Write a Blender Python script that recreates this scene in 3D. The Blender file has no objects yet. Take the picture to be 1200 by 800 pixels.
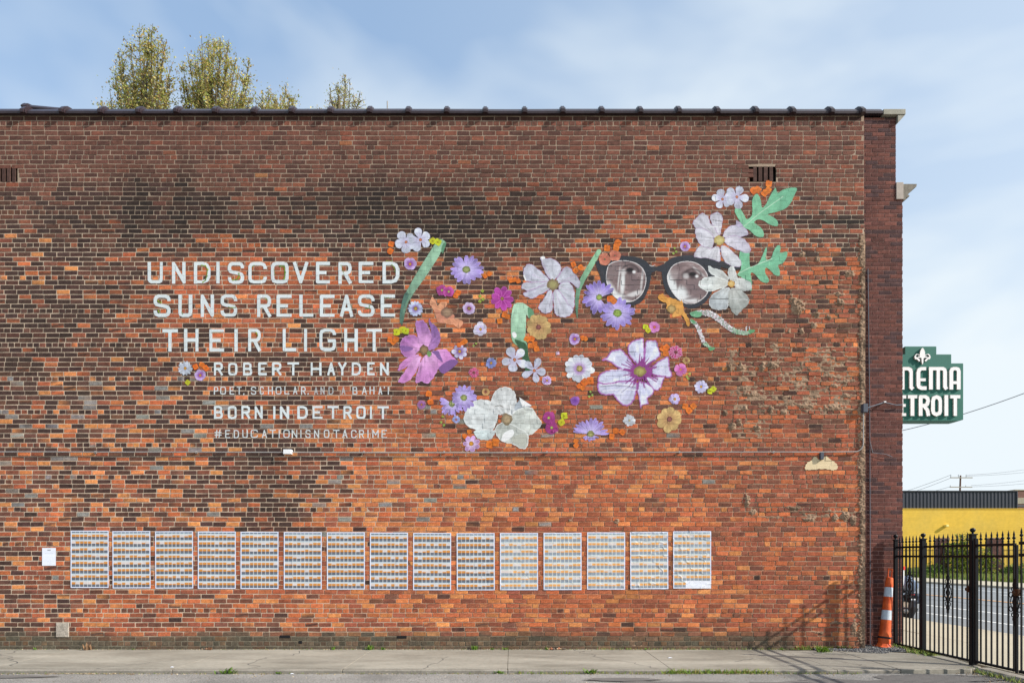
import bpy, bmesh, math, random
import numpy as np
from mathutils import Vector, Matrix
R_ = math.radians
scene = bpy.context.scene
col = scene.collection
random.seed(7)
rng = np.random.default_rng(11)

# ---------------------------------------------------------------- camera
EYE, DIST, F = 1.513, 11.0, 792.0        # eye height, distance to the wall, focal length in photo pixels
cam_d = bpy.data.cameras.new('camera'); cam = bpy.data.objects.new('camera', cam_d); col.objects.link(cam)
cam.location = (0, -DIST, EYE); cam.rotation_euler = (R_(90), 0, 0)
cam_d.sensor_width = 36; cam_d.lens = 36*F/1200; cam_d.shift_y = (651.5-400)/1200
cam_d.clip_start = .1; cam_d.clip_end = 3000
scene.camera = cam
scene.view_settings.view_transform = 'Standard'; scene.view_settings.look = 'None'
scene.view_settings.exposure = 0.52; scene.view_settings.gamma = 1

# ---------------------------------------------------------------- light
SUN = Vector((2.7, -1.0, 1.8)).normalized()     # direction towards the sun
sd = bpy.data.lights.new('sun', 'SUN'); sd.energy = 4.3; sd.angle = R_(.53); sd.color = (1, .95, .88)
so = bpy.data.objects.new('sun', sd); col.objects.link(so)
so.rotation_euler = SUN.to_track_quat('Z', 'Y').to_euler()
w = bpy.data.worlds.new('World'); scene.world = w; w.use_nodes = True
nt = w.node_tree; nt.nodes.clear()
def N(t, kind, **kw):
    n = t.nodes.new(kind)
    for k, v in kw.items():
        if k.startswith('i_'):
            n.inputs[k[2:].replace('_', ' ')].default_value = v
        else: setattr(n, k, v)
    return n
sky = N(nt, 'ShaderNodeTexSky', sky_type='NISHITA', sun_disc=False, air_density=1.15, dust_density=1.2, ozone_density=1.6)
sky.sun_elevation = math.asin(SUN.z); sky.sun_rotation = math.atan2(SUN.x, SUN.y)
tc = N(nt, 'ShaderNodeTexCoord')
mp = N(nt, 'ShaderNodeMapping'); mp.inputs['Scale'].default_value = (1.2, 1.2, 2.6); mp.inputs['Rotation'].default_value = (0, R_(28), 0); mp.inputs['Location'].default_value = (3.1, .4, 1.7)
nz = N(nt, 'ShaderNodeTexNoise'); nz.inputs['Scale'].default_value = 1.5; nz.inputs['Detail'].default_value = 4.5; nz.inputs['Roughness'].default_value = .5; nz.inputs['Distortion'].default_value = .35
rp = N(nt, 'ShaderNodeValToRGB'); rp.color_ramp.elements[0].position = .44; rp.color_ramp.elements[1].position = .64
rp.color_ramp.elements[0].color = (0, 0, 0, 1); rp.color_ramp.elements[1].color = (.70, .70, .70, 1)
sx = N(nt, 'ShaderNodeSeparateXYZ')
hz = N(nt, 'ShaderNodeMapRange'); hz.inputs['From Min'].default_value = .02; hz.inputs['From Max'].default_value = .42; hz.inputs['To Min'].default_value = .72; hz.inputs['To Max'].default_value = 0.02
xr = N(nt, 'ShaderNodeMapRange'); xr.inputs['From Min'].default_value = -.5; xr.inputs['From Max'].default_value = .7; xr.inputs['To Min'].default_value = -.22; xr.inputs['To Max'].default_value = .48
ad = N(nt, 'ShaderNodeMath', operation='ADD'); ad2 = N(nt, 'ShaderNodeMath', operation='ADD', use_clamp=True)
mx = N(nt, 'ShaderNodeMixRGB', blend_type='MIX'); mx.inputs['Color2'].default_value = (4.0, 4.4, 4.65, 1)
bg = N(nt, 'ShaderNodeBackground'); bg.inputs['Strength'].default_value = .15
wo = N(nt, 'ShaderNodeOutputWorld')
L = nt.links.new
L(tc.outputs['Generated'], mp.inputs['Vector']); L(mp.outputs[0], nz.inputs['Vector']); L(nz.outputs['Fac'], rp.inputs['Fac'])
L(tc.outputs['Generated'], sx.inputs[0]); L(sx.outputs['Z'], hz.inputs['Value']); L(sx.outputs['X'], xr.inputs['Value'])
L(rp.outputs['Color'], ad.inputs[0]); L(hz.outputs[0], ad.inputs[1]); L(ad.outputs[0], ad2.inputs[0]); L(xr.outputs[0], ad2.inputs[1])
L(ad2.outputs[0], mx.inputs['Fac']); tn_ = N(nt, 'ShaderNodeMixRGB', blend_type='MIX'); tn_.inputs['Fac'].default_value = .55; tn_.inputs['Color2'].default_value = (2.02, 2.86, 4.05, 1); L(sky.outputs[0], tn_.inputs['Color1']); L(tn_.outputs[0], mx.inputs['Color1']); L(mx.outputs[0], bg.inputs['Color']); L(bg.outputs[0], wo.inputs['Surface'])

# ---------------------------------------------------------------- helpers
def tag(o, label=None, cat=None, group=None, kind=None):
    if label: o['label'] = label
    if cat: o['category'] = cat
    if group: o['group'] = group
    if kind: o['kind'] = kind
    return o
def empty(name, loc=(0, 0, 0), label=None, cat=None, group=None, parent=None):
    o = bpy.data.objects.new(name, None); col.objects.link(o); o.location = loc
    if parent: o.parent = parent
    return tag(o, label, cat, group)
def PX(px, d=DIST): return (px-600)*d/F            # photo column -> x at distance d
def PZ(py, d=DIST): return (651.5-py)*d/F+EYE      # photo row -> height at distance d
def lin(c):
    c = np.asarray(c, dtype=float)/255
    return np.where(c <= .04045, c/12.92, ((c+.055)/1.055)**2.4)
KA = 1.05
def alb(*c): return tuple(np.clip(lin(c)*KA, .004, .85))
class MB:
    """collects boxes, tubes and lofts into one mesh"""
    def __init__(s): s.v = []; s.f = []; s.m = []
    def add(s, vs, fs, m=0):
        b = len(s.v); s.v += [tuple(v) for v in vs]; s.f += [tuple(b+i for i in f) for f in fs]; s.m += [m]*len(fs)
    def box(s, x0, x1, y0, y1, z0, z1, m=0):
        s.add([(x0,y0,z0),(x1,y0,z0),(x1,y1,z0),(x0,y1,z0),(x0,y0,z1),(x1,y0,z1),(x1,y1,z1),(x0,y1,z1)],
              [(3,2,1,0),(4,5,6,7),(0,1,5,4),(1,2,6,5),(2,3,7,6),(3,0,4,7)], m)
    def tube(s, pts, r, n=8, m=0, caps=True):
        pts = [Vector(p) for p in pts]; rs = r if isinstance(r, (list, tuple)) else [r]*len(pts)
        rings = []; up = Vector((0, 0, 1))
        for i, p in enumerate(pts):
            t = (pts[min(i+1, len(pts)-1)]-pts[max(i-1, 0)]).normalized()
            a = t.cross(up)
            if a.length < .05: a = t.cross(Vector((0, 1, 0)))
            a.normalize(); b = a.cross(t)
            rings.append([p+(a*math.cos(2*math.pi*k/n)+b*math.sin(2*math.pi*k/n))*rs[i] for k in range(n)])
        vs = [v for rg in rings for v in rg]
        fs = [(i*n+k, i*n+(k+1) % n, (i+1)*n+(k+1) % n, (i+1)*n+k) for i in range(len(rings)-1) for k in range(n)]
        if caps: fs += [tuple(range(n))[::-1], tuple((len(rings)-1)*n+k for k in range(n))]
        s.add(vs, fs, m)
    def lathe(s, prof, c=(0, 0, 0), n=14, m=0, axis='z'):
        c = Vector(c); vs = []
        for r, z in prof:
            for k in range(n):
                a = 2*math.pi*k/n; v = Vector((r*math.cos(a), r*math.sin(a), z))
                if axis == 'x': v = Vector((z, v.x, v.y))
                if axis == 'y': v = Vector((v.x, z, v.y))
                vs.append(c+v)
        fs = [(i*n+k, i*n+(k+1) % n, (i+1)*n+(k+1) % n, (i+1)*n+k) for i in range(len(prof)-1) for k in range(n)]
        fs += [tuple(range(n))[::-1], tuple((len(prof)-1)*n+k for k in range(n))]
        s.add(vs, fs, m)
    def prism(s, poly, y0, y1, m=0):          # poly in x,z, extruded along y
        n = len(poly); vs = [(x, y0, z) for x, z in poly]+[(x, y1, z) for x, z in poly]
        s.add(vs, [tuple(range(n)), tuple(range(2*n-1, n-1, -1))]+[(i, i+n, (i+1) % n+n, (i+1) % n) for i in range(n)], m)
    def torus(s, c, R, r, axis='x', n=24, k=8, m=0):
        c = Vector(c); vs = []
        for i in range(n):
            a = 2*math.pi*i/n
            for j in range(k):
                b = 2*math.pi*j/k; rr = R+r*math.cos(b); h = r*math.sin(b)
                v = (h, rr*math.cos(a), rr*math.sin(a)) if axis == 'x' else (rr*math.cos(a), h, rr*math.sin(a))
                vs.append(c+Vector(v))
        s.add(vs, [(i*k+j, ((i+1) % n)*k+j, ((i+1) % n)*k+(j+1) % k, i*k+(j+1) % k) for i in range(n) for j in range(k)], m)
    def build(s, name, mats, parent=None, loc=None, smooth=False, bevel=0):
        me = bpy.data.meshes.new(name); me.from_pydata(s.v, [], s.f)
        mats = mats if isinstance(mats, (list, tuple)) else [mats]
        for mt in mats: me.materials.append(mt)
        if len(mats) > 1: me.polygons.foreach_set('material_index', s.m)
        bm = bmesh.new(); bm.from_mesh(me); bmesh.ops.recalc_face_normals(bm, faces=bm.faces)
        if bevel: bmesh.ops.bevel(bm, geom=list(bm.edges), offset=bevel, segments=1, affect='EDGES', clamp_overlap=True)
        bm.to_mesh(me); bm.free()
        if smooth:
            me.polygons.foreach_set('use_smooth', [True]*len(me.polygons))
            try: me.set_sharp_from_angle(angle=R_(40))
            except Exception: pass
        me.update()
        o = bpy.data.objects.new(name, me); col.objects.link(o)
        if parent: o.parent = parent
        if loc: o.location = loc
        return o
def raw_mesh(name, V, Q, C=None, mat=None, parent=None, smooth=False):
    """V n x 3, Q m x 4 (or m x 3) index arrays, C n x 4 point colours"""
    me = bpy.data.meshes.new(name); V = np.asarray(V, np.float32); Q = np.asarray(Q, np.int32); k = Q.shape[1]
    me.vertices.add(len(V)); me.vertices.foreach_set('co', V.ravel())
    me.loops.add(Q.size); me.loops.foreach_set('vertex_index', Q.ravel())
    me.polygons.add(len(Q)); me.polygons.foreach_set('loop_start', np.arange(0, Q.size, k, dtype=np.int32))
    try: me.polygons.foreach_set('loop_total', np.full(len(Q), k, np.int32))
    except Exception: pass
    if smooth: me.polygons.foreach_set('use_smooth', np.ones(len(Q), bool))
    if C is not None:
        a = me.attributes.new('Col', 'FLOAT_COLOR', 'POINT'); a.data.foreach_set('color', np.asarray(C, np.float32).ravel())
    me.update(calc_edges=True); me.validate()
    if mat: me.materials.append(mat)
    o = bpy.data.objects.new(name, me); col.objects.link(o)
    if parent: o.parent = parent
    return o

# ---------------------------------------------------------------- materials
def mat(name, c=None, rough=.7, metal=0, attr=False, n1=0, s1=8, n2=0, s2=60, bump=0, sb=80, alpha=False, spec=.4, c2=None, cs=3, stretch=None, bdist=.004, coat=0, wear=0):
    """principled, base colour flat or from the point colours, varied by two noises, with a bump"""
    m = bpy.data.materials.new(name); m.use_nodes = True; t = m.node_tree; t.nodes.clear(); L = t.links.new
    out = N(t, 'ShaderNodeOutputMaterial'); p = N(t, 'ShaderNodeBsdfPrincipled'); L(p.outputs[0], out.inputs[0])
    p.inputs['Roughness'].default_value = rough; p.inputs['Metallic'].default_value = metal
    p.inputs['Specular IOR Level'].default_value = spec; p.inputs['Coat Weight'].default_value = coat
    tc = N(t, 'ShaderNodeTexCoord'); vec = tc.outputs['Object']
    if stretch:
        mp = N(t, 'ShaderNodeMapping'); mp.inputs['Scale'].default_value = stretch; L(vec, mp.inputs[0]); vec = mp.outputs[0]
    if attr:
        a = N(t, 'ShaderNodeAttribute', attribute_name='Col'); cur = a.outputs['Color']
    else:
        a = N(t, 'ShaderNodeRGB'); a.outputs[0].default_value = (*c, 1); cur = a.outputs[0]
    def noise(scale, det=4, ro=.6):
        n = N(t, 'ShaderNodeTexNoise'); n.inputs['Scale'].default_value = scale; n.inputs['Detail'].default_value = det
        n.inputs['Roughness'].default_value = ro; L(vec, n.inputs['Vector']); return n.outputs['Fac']
    if c2:
        f = noise(cs); r = N(t, 'ShaderNodeMapRange'); r.inputs['From Min'].default_value = .42; r.inputs['From Max'].default_value = .62; L(f, r.inputs['Value'])
        x = N(t, 'ShaderNodeMixRGB'); x.inputs['Color2'].default_value = (*c2, 1); L(r.outputs[0], x.inputs['Fac']); L(cur, x.inputs['Color1']); cur = x.outputs[0]
    for am, sc in ((n1, s1), (n2, s2)):
        if am:
            f = noise(sc); r = N(t, 'ShaderNodeMapRange'); r.inputs['From Min'].default_value = .3; r.inputs['From Max'].default_value = .7
            r.inputs['To Min'].default_value = 1-am; r.inputs['To Max'].default_value = 1+am; L(f, r.inputs['Value'])
            x = N(t, 'ShaderNodeVectorMath', operation='SCALE'); L(cur, x.inputs[0]); L(r.outputs[0], x.inputs['Scale']); cur = x.outputs[0]
    L(cur, p.inputs['Base Color'])
    if bump:
        b = N(t, 'ShaderNodeBump'); b.inputs['Strength'].default_value = bump; b.inputs['Distance'].default_value = bdist
        L(noise(sb, 6, .65), b.inputs['Height']); L(b.outputs[0], p.inputs['Normal'])
    if alpha:
        if wear:
            r = N(t, 'ShaderNodeMapRange'); r.inputs['From Min'].default_value = .66; r.inputs['From Max'].default_value = .76
            r.inputs['To Min'].default_value = 1; r.inputs['To Max'].default_value = 1-wear; L(noise(38, 5, .7), r.inputs['Value'])
            q = N(t, 'ShaderNodeMath', operation='MULTIPLY'); L(a.outputs['Alpha'], q.inputs[0]); L(r.outputs[0], q.inputs[1]); L(q.outputs[0], p.inputs['Alpha'])
        else: L(a.outputs['Alpha'], p.inputs['Alpha'])
    return m
M = {
 'brick': mat('brick_clay', attr=True, rough=.9, n1=.30, s1=16, n2=.34, s2=60, bump=.55, sb=120, bdist=.0035, spec=.25),
 'mortar': mat('lime_mortar', attr=True, rough=.95, n1=.16, s1=6, n2=.22, s2=90, bump=.6, sb=140, bdist=.003, spec=.2),
 'paint': mat('wall_paint', attr=True, rough=.75, n1=.05, s1=10, n2=.08, s2=80, bump=.35, sb=120, bdist=.002, alpha=True, wear=.4, spec=.3),
 'paper': mat('poster_paper', attr=True, rough=.7, n1=.03, s1=5, bump=.25, sb=30, bdist=.003, spec=.3),
 'sheet': mat('plain_paper', alb(222, 226, 236), rough=.8, n1=.04, s1=9, bump=.3, sb=25),
 'concrete': mat('concrete', alb(156, 150, 137), rough=.92, n1=.16, s1=1.5, n2=.16, s2=26, bump=.5, sb=50, c2=alb(130, 124, 112), cs=.9, stretch=(.45, 1.3, 1), spec=.25),
 'kerb': mat('kerb_concrete', alb(138, 131, 120), rough=.95, n1=.2, s1=3, n2=.2, s2=40, bump=.6, sb=50, spec=.2),
 'asphalt': mat('asphalt', alb(146, 142, 136), rough=.95, n1=.12, s1=1.2, n2=.55, s2=55, bump=1, sb=70, bdist=.010, c2=alb(126, 123, 118), cs=.7, spec=.25),
 'road': mat('road_asphalt', alb(128, 131, 132), rough=.9, n1=.08, s1=.6, n2=.15, s2=20, bump=.3, sb=30, spec=.3),
 'path': mat('pale_pavement', alb(180, 170, 148), rough=.92, n1=.06, s1=1, n2=.08, s2=25, bump=.3, sb=50, spec=.2),
 'line': mat('white_road_paint', alb(222, 222, 216), rough=.8, n1=.1, s1=4, n2=.1, s2=30),
 'yline': mat('yellow_road_paint', alb(220, 160, 85), rough=.8, n1=.1, s1=4, n2=.1, s2=30),
 'tar': mat('tar_seam', alb(70, 72, 78), rough=.7),
 'ground': mat('bare_ground', alb(120, 118, 100), rough=.95, n1=.2, s1=.3, n2=.2, s2=3),
 'lawn': mat('lawn_soil', alb(98, 110, 48), rough=.95, n1=.25, s1=.7, n2=.3, s2=6, bump=.5, sb=10, bdist=.05),
 'tile': mat('glazed_clay_tile', alb(50, 38, 42), rough=.42, n1=.25, s1=5, n2=.15, s2=40, bump=.15, sb=30, spec=.4, coat=.08),
 'stone': mat('weathered_stone', alb(150, 145, 132), rough=.9, n1=.18, s1=6, n2=.2, s2=50, bump=.5, sb=60),
 'metal': mat('old_cornice_metal', alb(120, 112, 100), rough=.8, n1=.25, s1=8, n2=.2, s2=40, bump=.3, sb=40),
 'pipe': mat('galvanised_pipe', alb(158, 154, 150), rough=.45, metal=.2, n1=.15, s1=5, n2=.1, s2=40),
 'bluepipe': mat('grey_blue_pipe', alb(92, 98, 108), rough=.6, n1=.2, s1=6),
 'boxgrey': mat('dark_box_enamel', alb(70, 74, 84), rough=.5, n1=.1, s1=10),
 'white': mat('white_enamel', alb(225, 225, 225), rough=.45, n1=.06, s1=12, n2=.05, s2=60),
 'dark': mat('void_shade_black', (.008, .008, .009), rough=.95),  # near-black colour standing in for the shade inside vents and holes
 'plaster': mat('cream_plaster', alb(214, 190, 150), rough=.9, n1=.06, s1=20, bump=.6, sb=50),
 'patch': mat('cement_patch', alb(168, 158, 145), rough=.95, n1=.3, s1=14, n2=.2, s2=60, bump=.9, sb=30, bdist=.012),
 'iron': mat('black_iron_paint', (.005, .006, .008), rough=.5, n1=.2, s1=20, bump=.1, sb=120, spec=.22),
 'lock': mat('rusty_brass', alb(78, 52, 34), rough=.5, metal=.5, n1=.3, s1=30),
 'orange': mat('orange_plastic', alb(222, 100, 44), rough=.6, n1=.12, s1=9, n2=.12, s2=50, bump=.1, sb=40, c2=alb(196, 72, 24), cs=6),
 'reflect': mat('reflective_white', alb(196, 205, 214), rough=.5, n1=.08, s1=14),
 'rubber': mat('black_rubber', (.02, .02, .022), rough=.7, n1=.2, s1=20),
 'green': mat('sign_green', alb(30, 98, 84), rough=.5, n1=.06, s1=3, n2=.04, s2=30),
 'signwhite': mat('sign_letter_white', alb(232, 230, 228), rough=.5, n1=.04, s1=10),
 'yellow': mat('yellow_painted_brick', alb(226, 184, 70), rough=.85, n1=.09, s1=.35, n2=.08, s2=2.5, c2=alb(220, 182, 78), cs=.25),
 'corr': mat('corrugated_metal', alb(58, 60, 70), rough=.55, metal=.1, n1=.1, s1=.8, n2=.06, s2=6),
 'farbrick': mat('far_brick', alb(112, 82, 76), rough=.9, n1=.15, s1=2, n2=.2, s2=12),
 'pier_far': mat('brown_pier_brick', attr=True, rough=.9, n1=.2, s1=12),
 'wood': mat('pole_wood', alb(92, 66, 52), rough=.9, n1=.2, s1=8),
 'wire': mat('cable_black', alb(120, 126, 134), rough=.7),
 'bark': mat('bark', alb(96, 86, 66), rough=.95, n1=.3, s1=10, bump=.6, sb=20, bdist=.02),
 'leaf': mat('leaf', attr=True, rough=.65, spec=.3),
 'gravel': mat('gravel_stone', attr=True, rough=.9, n1=.15, s1=60),
 'bluegrey': mat('blue_grey_fairing', alb(112, 128, 152), rough=.3, coat=.5),
 'engine': mat('engine_metal', alb(70, 72, 76), rough=.4, metal=.6, n1=.2, s1=20),
 'chrome': mat('chrome', alb(200, 202, 205), rough=.15, metal=.9),
 'red': mat('red_lens', alb(214, 50, 36), rough=.35),
 'roof': mat('roof_felt', alb(70, 70, 70), rough=.95, n1=.1, s1=3),
}
# leaves let light through
t = M['leaf'].node_tree; p = [n for n in t.nodes if n.type == 'BSDF_PRINCIPLED'][0]; out = [n for n in t.nodes if n.type == 'OUTPUT_MATERIAL'][0]
tr = N(t, 'ShaderNodeBsdfTranslucent'); ms = N(t, 'ShaderNodeMixShader'); ms.inputs[0].default_value = .3
t.links.new([n for n in t.nodes if n.type == 'ATTRIBUTE'][0].outputs['Color'], tr.inputs['Color'])
t.links.new(p.outputs[0], ms.inputs[1]); t.links.new(tr.outputs[0], ms.inputs[2]); t.links.new(ms.outputs[0], out.inputs[0])

# ---------------------------------------------------------------- numpy value noise
_lat = rng.random((256, 256)).astype(np.float32)
def vnoise(x, y):
    xi = np.floor(x).astype(int); yi = np.floor(y).astype(int); fx = x-xi; fy = y-yi
    fx = fx*fx*(3-2*fx); fy = fy*fy*(3-2*fy)
    a = _lat[xi & 255, yi & 255]; b = _lat[(xi+1) & 255, yi & 255]; c = _lat[xi & 255, (yi+1) & 255]; d = _lat[(xi+1) & 255, (yi+1) & 255]
    return (a*(1-fx)+b*fx)*(1-fy)+(c*(1-fx)+d*fx)*fy
def fbm(x, y, o=4):
    s = 0; a = .5
    for k in range(o): s = s+a*vnoise(x*2**k+17.3*k, y*2**k+5.1*k); a *= .5
    return s/(1-.5**o)
def sstep(a, b, x):
    t = np.clip((x-a)/(b-a), 0, 1); return t*t*(3-2*t)

# ================================================================ THE BRICK BUILDING
# kinds of brick: dark, brown, red, orange, tan-orange, grey
KINDC = np.array([alb(68, 50, 45), alb(108, 71, 58), alb(146, 82, 61), alb(181, 98, 62), alb(198, 127, 76), alb(126, 122, 118)])
ANCH = []
def A(y, *rows):
    for x, *p in rows: ANCH.append((x, y, *p))
#        x    dark  brown red  oran  tan  grey
A(145, (0, .18, .76, .05, .01, 0, 0), (300, .12, .68, .2, 0, 0, 0), (600, .08, .52, .4, 0, 0, 0), (1000, .1, .6, .3, 0, 0, 0))
A(190, (0, .25, .7, .03, .02, 0, 0), (300, .25, .62, .1, .02, .01, 0), (600, .15, .5, .33, .02, 0, 0), (1000, .12, .6, .27, .01, 0, 0))
A(240, (0, .4, .57, .02, .01, 0, 0), (200, .65, .34, .01, 0, 0, 0), (350, .4, .55, .04, .01, 0, 0), (470, .62, .35, .03, 0, 0, 0), (600, .2, .5, .27, .02, .01, 0), (780, .15, .5, .33, .02, 0, 0), (950, .12, .62, .25, .01, 0, 0))
A(285, (0, .62, .33, 0, .02, .03, 0), (150, .62, .33, .02, .03, 0, 0), (260, .45, .2, .1, .25, 0, 0), (400, .6, .25, .1, .05, 0, 0), (500, .75, .2, .03, .02, 0, 0), (620, .5, .35, .1, .05, 0, 0), (740, .35, .25, .1, .28, .02, 0), (870, .35, .3, .15, .2, 0, 0), (970, .4, .3, .1, .18, .02, 0))
A(320, (0, .6, .2, .03, .07, .1, 0), (120, .7, .18, .02, .06, .04, 0), (165, .5, .2, .1, .2, 0, 0), (190, .15, .1, .3, .45, 0, 0), (320, .15, .1, .28, .45, .02, 0), (455, .18, .12, .28, .4, .02, 0), (500, .7, .2, 0, .05, .05, 0), (560, .65, .2, 0, .1, .05, 0), (650, .35, .2, .1, .33, .02, 0), (800, .6, .2, .1, .1, 0, 0), (950, .15, .12, .3, .43, 0, 0))
A(355, (0, .8, .1, .02, .08, 0, 0), (150, .8, .1, .02, .08, 0, 0), (190, .25, .12, .2, .43, 0, 0), (440, .25, .15, .2, .4, 0, 0), (520, .5, .2, .05, .22, .03, 0), (640, .25, .15, .2, .4, 0, 0), (760, .4, .35, .1, .15, 0, 0), (950, .15, .15, .35, .35, 0, 0))
A(400, (0, .86, .08, 0, .06, 0, 0), (160, .82, .1, .02, .06, 0, 0), (200, .35, .12, .13, .38, .02, 0), (450, .3, .2, .15, .33, .02, 0), (540, .3, .28, .15, .25, .02, 0), (660, .08, .3, .37, .23, .02, 0), (800, .05, .4, .4, .13, .02, 0), (960, .15, .35, .35, .15, 0, 0))
A(440, (0, .66, .12, .03, .08, .09, .02), (200, .66, .12, .03, .1, .07, .02), (330, .66, .15, .05, .1, .04, 0), (400, .15, .3, .3, .22, .03, 0), (600, .04, .2, .4, .34, .02, 0), (800, .04, .3, .43, .2, .03, 0), (960, .08, .3, .38, .24, 0, 0))
A(485, (0, .55, .15, .04, .08, .12, .06), (200, .55, .13, .04, .1, .12, .06), (320, .55, .15, .08, .12, .08, .02), (400, .12, .22, .26, .28, .1, .02), (600, .03, .12, .42, .4, .02, .01), (800, .03, .22, .42, .3, .02, .01), (960, .05, .3, .45, .2, 0, 0))
A(545, (0, .45, .22, .06, .1, .14, .03), (220, .38, .2, .08, .14, .17, .03), (300, .72, .12, .04, .06, .05, .01), (345, .6, .15, .05, .1, .1, 0), (420, .08, .14, .26, .34, .16, .02), (700, .03, .16, .32, .4, .08, .01), (960, .03, .26, .5, .2, .01, 0))
A(600, (0, .38, .25, .08, .12, .13, .04), (220, .35, .2, .1, .15, .17, .03), (310, .6, .15, .06, .1, .08, .01), (440, .08, .14, .28, .28, .2, .02), (740, .03, .14, .3, .42, .1, .01), (960, .03, .34, .44, .18, .01, 0))
A(655, (0, .36, .25, .1, .14, .13, .02), (120, .25, .25, .15, .2, .14, .01), (320, .08, .14, .28, .36, .14, 0), (740, .03, .12, .32, .43, .1, 0), (960, .03, .24, .42, .28, .03, 0))
A(712, (0, .25, .32, .12, .2, .11, 0), (150, .12, .25, .22, .3, .11, 0), (400, .05, .15, .26, .4, .14, 0), (740, .05, .12, .33, .4, .1, 0), (960, .03, .18, .36, .36, .07, 0))
A(752, (0, .4, .35, .1, .1, .05, 0), (400, .3, .35, .15, .15, .05, 0), (740, .3, .25, .2, .2, .05, 0), (960, .15, .25, .35, .25, 0, 0))
ANCH = np.array(ANCH)
def brick_probs(x, y):
    w = np.exp(-((ANCH[:, 0]-x)/55)**2-((ANCH[:, 1]-y)/17)**2)+1e-9*np.exp(-((ANCH[:, 0]-x)/300)**2-((ANCH[:, 1]-y)/50)**2)+1e-30
    p = (w[:, None]*ANCH[:, 2:]).sum(0)/w.sum(); return p/p.sum()
def stain(x, y):
    """soot and dirt, 0 clean .. 1 black; x, y in photo pixels (arrays)"""
    x = np.asarray(x, float); y = np.asarray(y, float); s = np.zeros(np.broadcast(x, y).shape)
    for cx, cy, rx, ry, a in ((160, 240, 18, 45, .75), (212, 235, 16, 40, .7), (252, 250, 14, 26, .7), (250, 262, 260, 30, .28), (560, 255, 130, 34, .25), (700, 215, 300, 60, .10), (250, 175, 260, 40, .12), (60, 380, 120, 60, .12), (100, 255, 40, 18, .25), (425, 235, 40, 28, .62), (530, 262, 45, 45, .62), (620, 265, 40, 30, .3), (345, 245, 30, 25, .25),
                              (320, 590, 32, 60, .35), (130, 345, 30, 12, .3), (975, 258, 75, 4.5, .75), (985, 300, 40, 25, .25), (640, 425, 40, 14, .1), (880, 440, 30, 60, .22), (740, 700, 30, 40, .15), (475, 260, 60, 20, .2)):
        s = s+a*np.exp(-((x-cx)/rx)**2-((y-cy)/ry)**2)
    s = 1.12*s*(.25+.55*fbm(x/22+3, y/30+9, 3)+1.1*fbm(x/7+31, y/55+2, 4))
    return np.clip(s, 0, .85)
def base_dirt(x, y):
    n = fbm(np.asarray(x)/26, np.asarray(y)/60+4, 4)
    return sstep(736-22*(n-.5), 748-8*(n-.5), y)*np.where(np.asarray(x) > 930, .45, 1.0)
def rough_at(x, y):
    x = np.asarray(x, float); y = np.asarray(y, float); r = .06+.16*sstep(440, 620, x)*sstep(300, 420, y)+.22*sstep(.58, .75, fbm(x/30+7, y/22+3, 3))*sstep(300, 500, x)
    for x0, x1, y0, y1, f, a in ((845, 1008, 400, 492, 16, 1), (925, 1008, 300, 400, 22, .65), (858, 905, 470, 520, 12, .9), (868, 898, 520, 640, 8, .6), (885, 1005, 594, 610, 6, .95), (940, 1003, 715, 752, 8, .6),
                                 (640, 850, 385, 470, 30, .38), (480, 700, 435, 520, 25, .45), (590, 700, 530, 560, 10, .35), (600, 740, 595, 615, 12, .3), (930, 1006, 500, 590, 20, .5), (905, 1006, 610, 700, 12, .35), (640, 720, 300, 380, 20, .2)):
        r = np.maximum(r, a*sstep(x0-f, x0+f, x)*(1-sstep(x1-f, x1+f, x))*sstep(y0-f, y0+f, y)*(1-sstep(y1-f, y1+f, y)))
    return r
# courses, as photo rows: every seventh is a header course
HEAD = [144.5, 184.5, 210.75, 249, 287.25, 325.5, 364.25, 404, 443.75, 482.5, 521.25, 558.75, 596.5, 637, 676.5, 715, 753.5]
courses = [(138.9, False)]
for i, h in enumerate(HEAD):
    courses.append((h, True))
    if i+1 < len(HEAD):
        n = 5 if i == 1 else 7
        for k in range(1, n): courses.append((h+(HEAD[i+1]-h)*k/n, False))
courses.append((759.2, False))
ys = [c[0] for c in courses]
X0, X1 = -9.6, PX(1012.5)
HRES = .004; HNX = int((X1-X0)/HRES)+2; HNZ = int(8.75/HRES)+2
HM = np.full((HNZ, HNX), .0, np.float32)         # how far the wall surface stands out, towards the camera
zz, xx = np.meshgrid(np.arange(0, HNZ, 4)*HRES, X0+np.arange(0, HNX, 4)*HRES, indexing='ij')
_r = rough_at(600+xx*72, 651.5-(zz-EYE)*72); _r = np.repeat(np.repeat(_r, 4, 0), 4, 1)[:HNZ, :HNX]; HM[:] = -(.0032+.009*_r); del _r
del zz, xx
VENTS = [(878.5, 910, 194.5, 213.5), (-14, 22, 196.5, 214.5)]
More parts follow.
